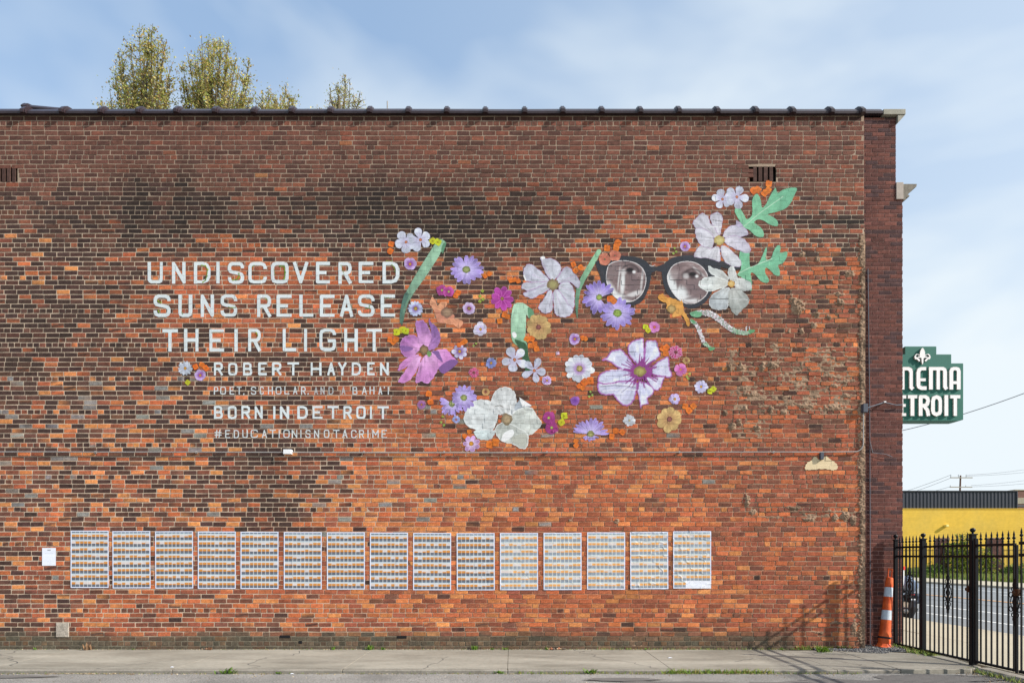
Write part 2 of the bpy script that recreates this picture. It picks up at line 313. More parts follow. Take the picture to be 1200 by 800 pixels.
def brick_geo(x0, x1, z0, z1, face, rs, chip=.004, tilt=.0016, depth=.03):
    """24 points: bevelled, chipped face of one brick; returns verts (relative), with y = -height"""
    c = lambda: rs.uniform(.15, 1)*chip
    j = lambda: rs.uniform(-1, 1)*.0016*(chip/.004)**.7
    o = [(x0+c(), z0+j()), (x1-c(), z0+j()), (x1+j(), z0+c()), (x1+j(), z1-c()), (x1-c(), z1+j()), (x0+c(), z1+j()), (x0+j(), z1-c()), (x0+j(), z0+c())]
    tx, tz = rs.uniform(-1, 1)*tilt/(x1-x0)*2, rs.uniform(-1, 1)*tilt/(z1-z0)
    cx, cz = (x0+x1)/2, (z0+z1)/2; b = .0028
    rr_ = rs.gauss(0, .005)*(chip/.006); o = [(x, z+(x-cx)*rr_) for x, z in o]
    vs = []
    for x, z in o:
        xi = x+math.copysign(b, cx-x); zi = z+math.copysign(b, cz-z)
        vs.append((xi, -(face+tx*(xi-cx)+tz*(zi-cz)), zi))
    for x, z in o: vs.append((x, -(face-.0022+tx*(x-cx)+tz*(z-cz)), z))
    for x, z in o: vs.append((x, depth, z))
    return vs
BF = [tuple(range(8))]+[(i+8, (i+1) % 8+8, (i+1) % 8, i) for i in range(8)]+[(i+16, (i+1) % 8+16, (i+1) % 8+8, i+8) for i in range(8)]
BF[0] = (0, 1, 2, 3, 4, 5, 6, 7)
wall_bricks = []      # (x0,x1,z0,z1,face,color,px,py,header)
for ci, (y, header) in enumerate(courses):
    up = (ys[ci-1]+y)/2 if ci else y-2.7
    dn = (ys[ci+1]+y)/2 if ci+1 < len(ys) else y+2.7
    zt, zb = PZ(up), PZ(dn); jt = .0125
    z0, z1 = max(zb+jt/2, -.03), zt-jt/2
    pitch = .1028 if header else .2128
    off = (0 if header else (ci % 2)*.1064)+rng.uniform(-.018, .018)
    x = X0+off-.25
    while x < X1:
        wdt = pitch*(1+rng.uniform(-.035, .035))
        a, b = x+jt/2*rng.uniform(.7, 1.2), x+wdt-jt/2*rng.uniform(.7, 1.2); x += wdt
        if not header and rng.random() < .03: b = a+(b-a)*.48; x = b+jt/2
        a, b = max(a, X0), min(b, X1-.003-(.02*rng.random() if y > 262 else 0))
        if b-a < .03: continue
        px, py = 600+(a+b)/2*72, y
        if any(vx0-1 < px < vx1+1 and vy0 < py < vy1 for vx0, vx1, vy0, vy1 in VENTS):
            # cut away what meets the vent
            hit = [v for v in VENTS if v[0]-1 < px < v[1]+1 and v[2] < py < v[3]][0]
            va, vb = PX(hit[0]), PX(hit[1])
            if a < va-.03: b = va
            elif b > vb+.03: a = vb
            else: continue
        pr = brick_probs(px, py)
        if py > 380:
            lf_ = float(sstep(330, 480, np.float64(px)))*float(sstep(525, 560, np.float64(py)))+.5*float(sstep(520, 600, np.float64(px)))*float(1-sstep(525, 560, np.float64(py))); pr = pr*np.array([1-.7*lf_, 1-.6*lf_, 1, 1.05, 1+.9*lf_, 1]); pr /= pr.sum()
        k = rng.choice(6, p=pr); k2 = rng.choice(6, p=pr); calt = KINDC[k2].copy() if k2 < 5 else KINDC[1].copy()
        if 925 < px < 1012 and 253 < py < 264 and rng.random() < .8: k = k2 = 0; calt = KINDC[0]*.5
        c = KINDC[k].copy()
        if k < 5: c = c*(1-(q := rng.random()**2*.5))+KINDC[int(np.clip(k+(rng.choice([-1, 1]) if k > 1 or py < 540 else 1), 0, 4))]*q
        c *= np.exp(rng.normal(0, .13)); c *= 1+rng.normal(0, .03, 3)
        if k in (2, 3) and rng.random() < .25: c = c*.62+KINDC[1]*.38
        tq = .62*float(1-sstep(200, 235, np.float64(py))); c = c*(1-tq)+np.array(alb(104, 68, 58))*tq*(.85 if k == 0 else 1.0)
        if ci == 0: c *= .5  # top course darkened: the coping's shadow put into the brick colour
        mf = rng.random()**1.6*.62; calt = calt*(1-.0)+0*c
        if py < 235: calt = c*.78
        st = float(stain(px, py)); calt = calt*(1-st)+np.array([.02, .015, .013])*st; c = c*(1-st)+np.array([.02, .015, .013])*st
        bd = float(base_dirt(px, py)); c = c*(1-.85*bd)+np.array([.105, .094, .064])*.85*bd*rng.uniform(.55, 1.15)
        calt = calt*(1-.85*bd)+np.array([.085, .078, .056])*.85*bd
        rf = float(rough_at(px, py))
        face = rng.normal(0, .0008)
        if rf > .1:
            face += rng.normal(0, .0028)*rf
            if rng.random() < .3*rf: face -= rng.uniform(.003, .0085)*rf
            face = max(face, -.0085*rf)
        if k == 5: face += .0005
        shrink = .0025*rf; wz = .010*(float(fbm(np.float64(px/45), np.float64(py/30), 2))-.5)*(1+1.5*rf)
        wall_bricks.append([a+shrink, b-shrink, z0+wz+shrink*rng.random(), z1+wz-shrink*rng.random(), face, c, px, py, header, rf, calt, mf])
def fill_h(x0, x1, z0, z1, h):
    i0, i1 = int((x0-X0)/HRES), int((x1-X0)/HRES)+1; k0, k1 = max(int(z0/HRES), 0), int(z1/HRES)+1
    HM[k0:k1, max(i0, 0):i1] = h
for b in wall_bricks: fill_h(b[0]-.002, b[1]+.002, b[2]-.002, b[3]+.002, b[4]+.0012+.0026*b[9])

building = empty('brick_building', (0, 0, 0), 'long red brick building side wall with a painted mural, clay coping and dark end pier', 'building')
# the mortar bed: one sheet with its own colour by place
gx = np.arange(X0, X1+.05, .05); gx[-1] = X1; gz = np.arange(-.05, PZ(135.8)+.05, .05); gz[-1] = PZ(135.8)
GX, GZ = np.meshgrid(gx, gz); gpx = 600+GX*72; gpy = 651.5-(GZ-EYE)*72
left = np.array(alb(188, 168, 146)); right = np.array(alb(166, 134, 110)); top = np.array(alb(154, 134, 116))
fr = sstep(380, 640, gpx)[..., None]*sstep(280, 330, gpy)[..., None]; ft = (1-sstep(190, 320, gpy))[..., None]
mc = left*(1-fr)+right*fr; mc = mc*(1-ft)+top*ft
st = stain(gpx, gpy)[..., None]*.42; bl_ = np.exp(-((gpx-600)/290)**4-((gpy-665)/60)**4)[..., None]*(.25+.5*fbm(gpx/25, gpy/18, 3))[..., None]; mc = mc*(1-bl_)+np.array(alb(176, 108, 76))*bl_
bd = base_dirt(gpx, gpy)[..., None]*.85
mc = mc*(1-st)+np.array([.03, .025, .02])*st; mc = mc*(1-bd)+np.array([.13, .12, .085])*bd
mc = mc*(.85+.3*fbm(gpx/9, gpy/7, 3))[..., None]
gy = .0032+.009*rough_at(gpx, gpy)+.0015*(fbm(gpx/6, gpy/5, 2)-.5)
V = np.stack([GX, gy, GZ], -1).reshape(-1, 3); ny, nx = GX.shape
ii = np.arange(ny*nx).reshape(ny, nx); Q = np.stack([ii[:-1, :-1], ii[:-1, 1:], ii[1:, 1:], ii[1:, :-1]], -1).reshape(-1, 4)
cen = V[Q].mean(1); keep = np.ones(len(Q), bool)
for v in VENTS:
    keep &= ~((cen[:, 0] > PX(v[0])) & (cen[:, 0] < PX(v[1])) & (cen[:, 2] > PZ(v[3])) & (cen[:, 2] < PZ(v[2])))
C4 = np.concatenate([mc.reshape(-1, 3), np.ones((len(V), 1))], 1)
mortar = raw_mesh('mortar_bed', V, Q[keep], C4, M['mortar'], building, smooth=True)
mortar['kind'] = 'structure'
core = MB(); core.box(X0, X1-.02, .15, 20, -.2, PZ(135.8)-.02); core.build('wall_core', M['roof'], building)
# individual bricks: the 300 that show largest
def vcols(b, rs):
    """point colours of one brick: its own colour blotched with the colour next to it in the kiln"""
    cx_, ph = rs.uniform(-1, 1), rs.random(); out = []
    w8 = [max(0, min(1, b[11]*(.5+1.1*math.sin(ph*6.28+i*.785*(1 if ph > .3 else 2))))) for i in range(8)]
    for i in range(24):
        w = w8[i % 8]; d = 1+rs.uniform(-.10, .10)-(.10 if 8 <= i < 16 else 0)
        out.append((*(np.clip((b[5]*(1-w)+b[10]*w)*d, 0, .85)), 1))
    return out
def free(b):
    px, py = b[6], b[7]
    if 80 < px < 836 and 617 < py < 692: return False
    return b[1]-b[0] > .19
score = [((b[1]-b[0])*(b[3]-b[2])/(((b[0]+b[1])/2)**2+121+((b[2]+b[3])/2-EYE)**2) if free(b) and b[7] < 742 and 0 < b[6] < 1010 else 0) for b in wall_bricks]
best = set(np.argsort(score)[::-1][:300].tolist())
rs = random.Random(5)
V = []; Fc = []; Cc = []
for i, b in enumerate(wall_bricks):
    vs = brick_geo(b[0], b[1], b[2], b[3], b[4], rs, chip=.0055+.008*b[9]+(.004 if b[7] > 560 or b[6] > 480 else 0), tilt=.0014+.003*b[9])
    if i in best:
        cx, cz = (b[0]+b[1])/2, (b[2]+b[3])/2
        me = bpy.data.meshes.new('brick'); me.from_pydata([(x-cx, y, z-cz) for x, y, z in vs], [], BF)
        a = me.attributes.new('Col', 'FLOAT_COLOR', 'POINT'); a.data.foreach_set('color', np.array(vcols(b, rs), np.float32).ravel())
        me.materials.append(M['brick']); o = bpy.data.objects.new('brick', me); col.objects.link(o); o.location = (cx, 0, cz); o.parent = building
    else:
        n = len(V); V += vs; Fc += [tuple(n+k for k in f) for f in BF]; Cc += vcols(b, rs)
def poly_mesh(name, V, Fc, Cc, m, parent):
    me = bpy.data.meshes.new(name); me.from_pydata(V, [], Fc)
    a = me.attributes.new('Col', 'FLOAT_COLOR', 'POINT'); a.data.foreach_set('color', np.array(Cc, np.float32).ravel())
    me.materials.append(m); o = bpy.data.objects.new(name, me); col.objects.link(o); o.parent = parent; return o
bw = poly_mesh('brickwork', V, Fc, Cc, M['brick'], building); bw['kind'] = 'stuff'

# lumps and smears of old mortar, the scar of a building once joined on
LUMPS = [(935, 360, 8, 9, .055), (929, 352, 5, 6, .03), (855, 431, 4, 5, .04), (868, 430, 6, 5, .03), (893, 430, 4, 6, .04), (906, 428, 9, 5, .03), (858, 500, 5, 5, .04), (866, 494, 4, 5, .04), (887, 501, 5, 4, .04), (873, 478, 4, 4, .03),
         (876, 586, 3.5, 8, .045), (882, 600, 5, 4, .02), (940, 298, 4, 4, .025), (958, 304, 3, 3, .02), (996, 321, 7, 4, .03), (984, 345, 8, 3, .025), (984, 354, 6, 4, .03), (957, 368, 4, 4, .03), (971, 372, 3, 4, .03), (954, 381, 4, 5, .025), (940, 389, 3, 5, .03),
         (925, 388, 4, 3, .02), (948, 608, 9, 3, .03), (978, 606, 5, 5, .04), (990, 604, 6, 6, .035), (1000, 610, 6, 6, .03), (930, 595, 10, 3, .02), (870, 455, 8, 3, .02), (880, 462, 12, 3, .02), (945, 476, 14, 4, .02), (975, 478, 22, 4, .018), (994, 464, 10, 3, .02),
         (903, 480, 4, 5, .03), (918, 483, 5, 4, .025), (850, 484, 3, 4, .025), (978, 452, 6, 3, .02), (992, 447, 14, 2.5, .02), (905, 405, 7, 2.5, .012), (650, 507, 4, 3, .01), (722, 611, 4, 4, .02), (668, 609, 3, 3, .015), (980, 729, 14, 2, .012), (960, 741, 12, 2, .012), (1001, 735, 5, 12, .02)]
sg = .0105
sxs = np.arange(PX(470), X1+.02, sg); szs = np.arange(0, PZ(262), sg)
SX, SZ = np.meshgrid(sxs, szs); spx = 600+SX*72; spy = 651.5-(SZ-EYE)*72
rf = rough_at(spx, spy)
n1 = fbm(spx/11, spy/2.6, 4); n2 = fbm(spx/3.1+40, spy/2.4, 3); n3 = fbm(spx/1.1+9, spy/.9, 2); n4 = fbm(spx/2.6+90, spy/1.9, 3)
hf = -.022+.046*rf*np.clip(n1*.55+n2*.5-.30, 0, 1)+rf*.012*n3
for cx, cy, rx, ry, a in LUMPS:
    g = np.exp(-(((spx-cx+3.5*(n2-.5))/rx)**2+((spy-cy+5*(n4-.5))/ry)**2)); hf = np.maximum(hf, -.012+(a*.62+.012)*np.clip(g*1.6*(n3*.75+n4*.65)-.22, 0, 1)*1.25)
cd_ = np.array(ys)+2.75; jd = np.abs(spy[..., None][:, :1]-cd_[None, None]).min(-1)*np.ones_like(spx)
hf = np.maximum(hf, -.012+(.0135*np.clip(rf*1.3, 0, 1)*np.exp(-(jd/1.0)**2)*(.35+1.1*fbm(spx/5+20, spy/3, 3))+.001)*(rf > .22))
ed_ = 6.5*(fbm(spx*0+3, spy/7, 4)-.5)+7*(n3-.5)+4*(n4-.5)
strip = sstep(1005.5, 1008.5, spx+ed_)*sstep(262, 285, spy)
hf = np.maximum(hf, -.022+strip*(.012+.026*n4+.016*n3))
hi = HM[np.clip((SZ/HRES).astype(int), 0, HNZ-1), np.clip(((SX-X0)/HRES).astype(int), 0, HNX-1)]
V = np.stack([SX, -hf, SZ], -1).reshape(-1, 3); ny, nx = SX.shape; ii = np.arange(ny*nx).reshape(ny, nx)
ok = (hf > hi-.0035)
kq = (ok[:-1, :-1] | ok[:-1, 1:] | ok[1:, 1:] | ok[1:, :-1]).ravel()
Q = np.stack([ii[:-1, :-1], ii[:-1, 1:], ii[1:, 1:], ii[1:, :-1]], -1).reshape(-1, 4)[kq]
used = np.unique(Q); rem = np.full(len(V), -1); rem[used] = np.arange(len(used))
sc = np.array(alb(150, 124, 102))*(.62+.7*n4.ravel()[used, None])
sc = sc*(1-.45*sstep(.5, .8, fbm(spx/17+8, spy/12, 3)).ravel()[used, None])
sm = raw_mesh('mortar_smears', V[used], rem[Q], np.concatenate([sc, np.ones((len(used), 1))], 1), M['mortar'], building, smooth=True)
sm['kind'] = 'stuff'
HS = HM.copy(); HM_raw = HM
for _ in range(3):
    HS = np.maximum.reduce([HS, np.roll(HS, 1, 0), np.roll(HS, -1, 0), np.roll(HS, 1, 1), np.roll(HS, -1, 1)]) if _ == 0 else HS
sidx = (np.clip((SZ/HRES).astype(int), 0, HNZ-1), np.clip(((SX-X0)/HRES).astype(int), 0, HNX-1))
for dz in range(3):
    for dx in range(3):
        a = (np.clip(sidx[0]+dz-1, 0, HNZ-1), np.clip(sidx[1]+dx-1, 0, HNX-1)); np.maximum.at(HS, a, np.where(ok, hf, -1).astype(np.float32))
def surf(x, z): return HS[np.clip((z/HRES).astype(int), 0, HNZ-1), np.clip(((x-X0)/HRES).astype(int), 0, HNX-1)]

# vents: dark slots between upright bricks
for (a, b, c, d), n in zip(VENTS, (5, 6)):
    v = MB(); v.box(PX(a)+.003, PX(b)-.003, .09, .14, PZ(d)+.003, PZ(c)-.003)
    vo = v.build('air_vent', M['dark'], building)
    wv = (PX(b)-PX(a))/n; V = []; Fc = []; Cc = []
    for k in range(n-1):
        x0 = PX(a)+wv*(k+.5)+.014; x1 = x0+wv-.028
        me = bpy.data.meshes.new('upright_brick'); vs = brick_geo(x0, x1, PZ(d)+.012, PZ(c)-.008, 0, rs, depth=.08); me.from_pydata(vs, [], BF)
        at = me.attributes.new('Col', 'FLOAT_COLOR', 'POINT'); at.data.foreach_set('color', list((*(KINDC[0]*random.uniform(.8, 1.3)+KINDC[1]*.1), 1))*24)
        me.materials.append(M['brick']); o = bpy.data.objects.new('upright_brick', me); col.objects.link(o); o.parent = vo
PD = 11.4
# coping tiles with collars
def coping_mesh(length, collar=True):
    m = MB(); prof = [(-.055, 0), (-.06, .035), (-.045, .05), (0, .10), (.06, .145), (.14, .17), (.22, .16), (.32, .10), (.36, .05), (.36, 0)]
    def seg(x0, x1, k, dz, dy):
        n = len(prof); vs = []
        for x in (x0, x1): vs += [(x, (y-.15)*k+.15+dy, z*k+dz) for y, z in prof]
        m.add(vs, [tuple(range(n)), tuple(range(2*n-1, n-1, -1))]+[(i, i+n, (i+1) % n+n, (i+1) % n) for i in range(n)])
    seg(0, length, 1, 0, 0)
    if collar: seg(-.035, .055, 1.13, -.003, -.003); seg(-.018, .035, 1.24, -.006, -.004)
    return m
zc = PZ(135.6)+.004
cols = [-60, -15, 30, 75, 120, 164, 208, 253, 298, 342, 387, 433, 478, 523, 568, 614, 658.5, 704, 749, 794, 839, 884, 927, 972, 1008]
for i, c in enumerate(cols):
    nxt = cols[i+1] if i+1 < len(cols) else 1012
    x0, x1 = PX(c), PX(nxt)
    o = coping_mesh(x1-x0-.004).build('coping_tile', M['tile'], building, (x0, 0, zc+random.uniform(-.004, .004)), smooth=True, bevel=0)
    o.rotation_euler[0] = R_(random.uniform(-.8, .8)); o.rotation_euler[1] = R_(random.uniform(-.25, .25))
o = coping_mesh(PX(1033, PD)-PX(1010, PD)-.004, False).build('coping_tile', M['tile'], building, (PX(1010, PD), PD-DIST, PZ(135.6, PD)+.004), smooth=True)
loose = coping_mesh(.56).build('loose_coping_tile', M['tile'], None, (PX(24), .1, zc+.185), smooth=True)
loose.rotation_euler = (R_(6), R_(2.8), R_(4)); loose.scale = (1.1, .55, .5)
tag(loose, 'broken loose clay coping tile lying on top of the wall at its left end', 'roof tile')

# corner pier of dark maroon brick, set back from the mural wall
PD = 11.4; PY = PD-DIST
px0, px1 = X1-.3, PX(1058, PD); px1t = PX(1050, PD); zcor = PZ(235, PD); ztop = PZ(138, PD)
pier = MB(); pier.box(px0, px1-.006, PY+.006, 20, -.2, zcor-.01); pier.box(px0, px1t-.006, PY+.006, 20, zcor-.01, ztop)
po = pier.build('corner_pier', mat('pier_mortar', alb(150, 114, 104), rough=.95, n1=.15, s1=8, n2=.15, s2=60, bump=.4, sb=90), building)
V = []; Fc = []; Cc = []; z = -.04; r = 0; pc = .0685
while z < ztop-.03:
    xr_ = px1 if z < zcor else px1t; x = px0-.212+(r % 2)*.106+(r % 4 > 1)*.012
    while x < xr_:
        wd = .212*(1+random.uniform(-.02, .02)); a, b = max(x, px0), min(x+wd-.011, xr_-.001); x += wd
        if b-a < .02: continue
        k = random.random(); c = np.array(alb(94, 58, 52) if k < .5 else alb(74, 53, 53) if k < .75 else alb(108, 66, 57))*random.uniform(.85, 1.15)
        if r == 100 or 7.05 < z < 7.2 and a < PX(1045, PD): c = c*random.uniform(.8, 2)
        vs = brick_geo(a, b, z+.0055, min(z+pc-.0055, ztop), random.gauss(0, .0005), rs, chip=.002, tilt=.0008, depth=.02)
        n = len(V); V += [(p[0], p[1]+PY, p[2]) for p in vs]; Fc += [tuple(n+k for k in f) for f in BF]; Cc += [(*c, 1)]*24
    # bricks on the street side
    y = PY+(r % 2)*.1
    while y < PY+3.0:
        vs = brick_geo(y, y+.19, z+.004, min(z+pc-.004, ztop), 0, rs, chip=.002, tilt=.0005, depth=.02)
        n = len(V); V += [(xr_-.002-p[1], p[0], p[2]) for p in vs]; Fc += [tuple(n+k for k in f) for f in BF]; Cc += [(*(np.array(alb(92, 58, 58))*random.uniform(.8, 1.2)), 1)]*24
        y += .2
    z += pc; r += 1
pb = poly_mesh('pier_brickwork', V, Fc, Cc, M['brick'], po); pb['kind'] = 'stuff'
m = MB(); m.box(PX(1033, PD)+.004, PX(1059, PD), PY-.06, PY+.6, PZ(137, PD)+.004, PZ(130.5, PD)); m.prism([(px1t+.003, PZ(137, PD)), (PX(1059, PD)-.004, PZ(137, PD)), (px1t+.003, PZ(146, PD))], PY-.05, PY+.6)
m.build('coping_stone', M['stone'], building, bevel=.004)
m = MB(); m.box(px1t-.001, px1+.004, PY-.015, PY+.35, PZ(234, PD)+.002, PZ(214, PD)); m.build('cornice_block', mat('pinkish_stone', alb(168, 156, 146), rough=.9, n1=.1, s1=10, bump=.3), building, bevel=.004)
zt, zb = PZ(216, PD), PZ(235, PD)
m = MB(); X = lambda p: PX(p, PD)
m.prism([(px1+.006, zb), (X(1061), zb+.01), (X(1061.5), zb+.05), (X(1065), zb+.06), (X(1065.5), zb+.08), (X(1063), zb+.1), (X(1066), zb+.13), (X(1069), zb+.18), (X(1071), zt-.06), (X(1073.5), zt-.045), (X(1074), zt), (px1+.006, zt)], PY-.01, 14)
m.build('cornice', M['metal'], building)
# cream plaster scar with a bracket stub
Pp = [(943, 547), (946, 541), (951, 538), (953, 535), (956, 534), (958, 536.5), (961, 538.5), (964, 537), (967, 533.5), (970, 535), (974, 538), (979, 541), (982, 546), (981.5, 549.5), (970, 550.5), (958, 549.5), (948, 550.8), (943.5, 550)]
m = MB(); m.box(PX(960), PX(964), -.05, 0, PZ(538.5), PZ(530.5)); m.build('iron_stub', M['boxgrey'], building, bevel=.004)
m = MB(); m.box(PX(66), PX(81), -.012, .004, PZ(746), PZ(729)); m.build('cement_patch', M['patch'], building, bevel=.004)
# shade of small holes near the wall foot, put in as near-black blocks
for x, y, wd in ((334, 745.3, 12), (471, 746, 11), (652, 759.5, 10), (352, 752, 4)):
    m = MB(); m.box(PX(x-wd/2), PX(x+wd/2), -.005, .01, PZ(y+1.6), PZ(y-1.4)); m.build('hole_shade_block', M['dark'], building, bevel=.002)

# steel tension cables down the pier
def cable(name, pts, r, m, label, cat, n=6):
    b = MB(); b.tube(pts, r, n); o = b.build(name, m, None, smooth=True); return tag(o, label, cat)
cp = [(PX(1017, 11.39), PY-.012, PZ(315, 11.39)), (PX(1017.5, 11.39), PY-.012, PZ(353, 11.39)), (PX(1018, 11.39), PY-.012, PZ(400, 11.39)), (PX(1019, 11.39), PY-.012, PZ(470, 11.39)), (PX(1019.5, 11.39), PY-.012, PZ(600, 11.39)), (PX(1019.8, 11.39), PY-.012, .02)]
cable('drain_cable', cp, .008, M['bluepipe'], 'thin grey-blue vertical cable running down the dark corner pier', 'cable')
cable('loose_wire', [(PX(1020, 11.36), PY-.02, PZ(516, 11.36)), (PX(1023, 11.36), PY-.03, PZ(530, 11.36)), (PX(1030, 11.36), PY-.03, PZ(531, 11.36)), (PX(1038, 11.36), PY-.04, PZ(532, 11.36)), (PX(1046, 11.36), PY-.03, PZ(535, 11.36))], .005, M['bluepipe'], 'short frayed wire end sticking out low on the dark corner pier', 'wire')
# conduit along the wall
cond = empty('conduit', (0, 0, PZ(529.5)), 'thin pale conduit crossing the brick wall below the mural, bending up at its right end', 'conduit')
def child(o, parent):
    o.parent = parent; o.matrix_parent_inverse = parent.matrix_basis.inverted(); return o
pts = [(X0, -.036, PZ(529.2))]+[(PX(x), -.038, PZ(529.6+1.0*math.exp(-((x-550)/300)**2)+random.uniform(-.15, .15))) for x in range(-60, 1000, 60)]
for k in range(7):
    a = k/6*math.pi/2; pts.append((PX(1001+9.5*math.sin(a)), -.03, PZ(529.4-9.5*(1-math.cos(a)))))
pts.append((PX(1010.5), -.035, PZ(482)))
m = MB(); m.tube(pts, .0092, 8); child(m.build('pipe', M['pipe'], smooth=True), cond)
m = MB(); m.box(PX(1008.5), PX(1014), -.09, -.012, PZ(484), PZ(474)); child(m.build('junction_box', M['boxgrey'], bevel=.005), cond)
m = MB(); m.tube([(PX(1013), -.05, PZ(474.5)), (PX(1020), 0.1, PZ(473.5)), (PX(1026), .3, PZ(473.5)), (PX(1036, 11.35), PY-.06, PZ(471.5, 11.35)), (PX(1042, 11.35), PY-.05, PZ(472.5, 11.35)), (PX(1050, 11.35), PY-.05, PZ(474.5, 11.35)), (PX(1058, 11.35), PY-.04, PZ(474, 11.35))], .009, 8); child(m.build('cable', M['bluepipe'], smooth=True), cond)
m = MB(); m.box(PX(1035, 11.35), PX(1037.5, 11.35), PY-.08, PY, PZ(471.8, 11.35), PZ(470.3, 11.35)); child(m.build('cable_clip', M['white']), cond)
m = MB()
for x in (112, 230, 426, 520, 640, 795, 905): m.box(PX(x), PX(x+1.6), -.04, 0, PZ(531.2), PZ(528.6))
child(m.build('pipe_clip', M['pipe']), cond)
m = MB(); m.box(PX(333.8), PX(343.2), -.085, .0, PZ(532.6), PZ(527.2)); lamp = m.build('wall_lamp_box', M['white'], bevel=.004)
tag(lamp, 'small white box fitting on the conduit below the painted hashtag line', 'electrical box')

# ================================================================ THE MURAL (thin films of paint that follow the relief of the wall)
mural = empty('mural', (0, 0, 0), 'large painted mural of lettering, flowers and round spectacles on the brick wall', 'mural')
layer = [0]
class Canvas:
    """a small raster in photo pixels over which paint is laid"""
    def __init__(s, x0, y0, x1, y1, cell=.006):
        s.cell = cell; s.wx = np.arange(PX(x0), PX(x1), cell); s.wz = np.arange(PZ(y1), PZ(y0), cell)
        s.GX, s.GZ = np.meshgrid(s.wx, s.wz); s.x = 600+s.GX*72; s.y = 651.5-(s.GZ-EYE)*72
        s.C = np.zeros(s.x.shape+(3,)); s.A = np.zeros(s.x.shape)
    def put(s, mask, c, a=1.0):
        if isinstance(c, (tuple, list)): c = np.asarray(lin(c)*KA)
        al = mask*a; s.C = s.C*(1-al[..., None])+c*al[..., None] if True else 0
        s.C = np.where((s.A[..., None] <= 0) & (al[..., None] > 0), np.broadcast_to(c, s.C.shape), s.C)
        s.A = np.maximum(s.A, al)
    def inside(s, pts):
        px, py = s.x, s.y; r = np.zeros(px.shape, bool); n = len(pts)
        for i in range(n):
            x0, y0 = pts[i]; x1, y1 = pts[(i+1) % n]
            if y0 == y1: continue
            r ^= ((y0 > py) != (y1 > py)) & (px < (x1-x0)*(py-y0)/(y1-y0)+x0)
        return r
    def edist(s, pts, mask=None):
        d = np.full(s.x.shape, 1e9); n = len(pts)
        for i in range(n):
            d = np.minimum(d, segd(s.x, s.y, *pts[i], *pts[(i+1) % n]))
        return d
    def poly(s, pts, c, edge=None, ew=1.0, smooth=True, wob=0, c2=None, ctr=None, vein=0, seed=0, vc=None):
        if smooth: pts = spline(pts)
        if wob: pts = [(x+wob*math.sin(i*2.1+seed), y+wob*math.cos(i*1.7+seed*2)) for i, (x, y) in enumerate(pts)]
        k = s.inside(pts)
        base = lin(c)*KA; cc = np.broadcast_to(base, s.C.shape).copy()
        if ctr is None: ctr = (sum(p[0] for p in pts)/len(pts), sum(p[1] for p in pts)/len(pts))
        dx, dy = s.x-ctr[0], s.y-ctr[1]; rad = np.hypot(dx, dy); R = max(math.hypot(p[0]-ctr[0], p[1]-ctr[1]) for p in pts)
        ang = np.arctan2(dy, dx)
        if c2 is not None:
            t = sstep(.12, .85, rad/R)[..., None]; cc = (lin(c2)*KA)*(1-t)+cc*t
        if vein:
            v = fbm(ang*9+seed*3.3, rad/R*1.3+seed, 3)-.5; v2 = fbm(s.x/5+seed, s.y/5, 3)-.5
            cc = cc*(1+vein*(2.1*v+2.0*v2))[..., None]
            if vc is not None:
                m = sstep(.6, .74, fbm(ang*12+seed, rad/R*.8+5, 2))[..., None]*.7; cc = cc*(1-m)+lin(vc)*KA*m
        s.put(k.astype(float), np.clip(cc, 0, .9))
        if edge is not None:
            s.put(k*(1-sstep(ew*.45, ew, s.edist(pts))), edge, .85)
        return s
    def stroke(s, pts, c, w, w2=None, a=1.0, c2=None, flat=True):
        n = len(pts)-1; m = np.zeros(s.x.shape); tt = np.zeros(s.x.shape); dm = np.full(s.x.shape, 1e9)
        for i in range(n):
            (xa, ya), (xb, yb) = pts[i][:2], pts[i+1][:2]; wa = pts[i][2] if len(pts[i]) > 2 else w; wb = pts[i+1][2] if len(pts[i]) > 2 else w
            L2 = (xb-xa)**2+(yb-ya)**2+1e-9; t = ((s.x-xa)*(xb-xa)+(s.y-ya)*(yb-ya))/L2; tc = np.clip(t, 0, 1)
            d = np.hypot(s.x-xa-tc*(xb-xa), s.y-ya-tc*(yb-ya)); wd = (wa+(wb-wa)*tc)/2
            ok = d <= wd
            if flat and i == 0: ok &= t >= 0
            if flat and i == n-1: ok &= t <= 1
            m = np.maximum(m, ok); u = d < dm; tt = np.where(u, (i+tc)/n, tt); dm = np.minimum(dm, d)
        if c2 is not None:
            col_ = lin(c)*KA*(1-tt[..., None])+lin(c2)*KA*tt[..., None]
        else: col_ = np.broadcast_to(np.asarray(lin(c)*KA), s.C.shape)
        s.put(m.astype(float), col_, a)
        return s
    def disc(s, cx, cy, rx, ry=None, c=(200, 170, 60), c2=None, rag=.12, seed=0):
        ry = ry or rx; ang = np.arctan2(s.y-cy, s.x-cx); r = np.hypot((s.x-cx)/rx, (s.y-cy)/ry)
        k = r < 1+rag*(vnoise(ang*3+seed+20, ang*0+seed)*2-1)
        cc = np.broadcast_to(lin(c)*KA, s.C.shape)*(1+.5*(fbm(s.x*1.3+seed, s.y*1.3, 2)-.5))[..., None]
        if c2 is not None: t = sstep(.3, .95, r)[..., None]; cc = cc*(1-t)+lin(c2)*KA*t
        s.put(k.astype(float), np.clip(cc, 0, .9)); return s
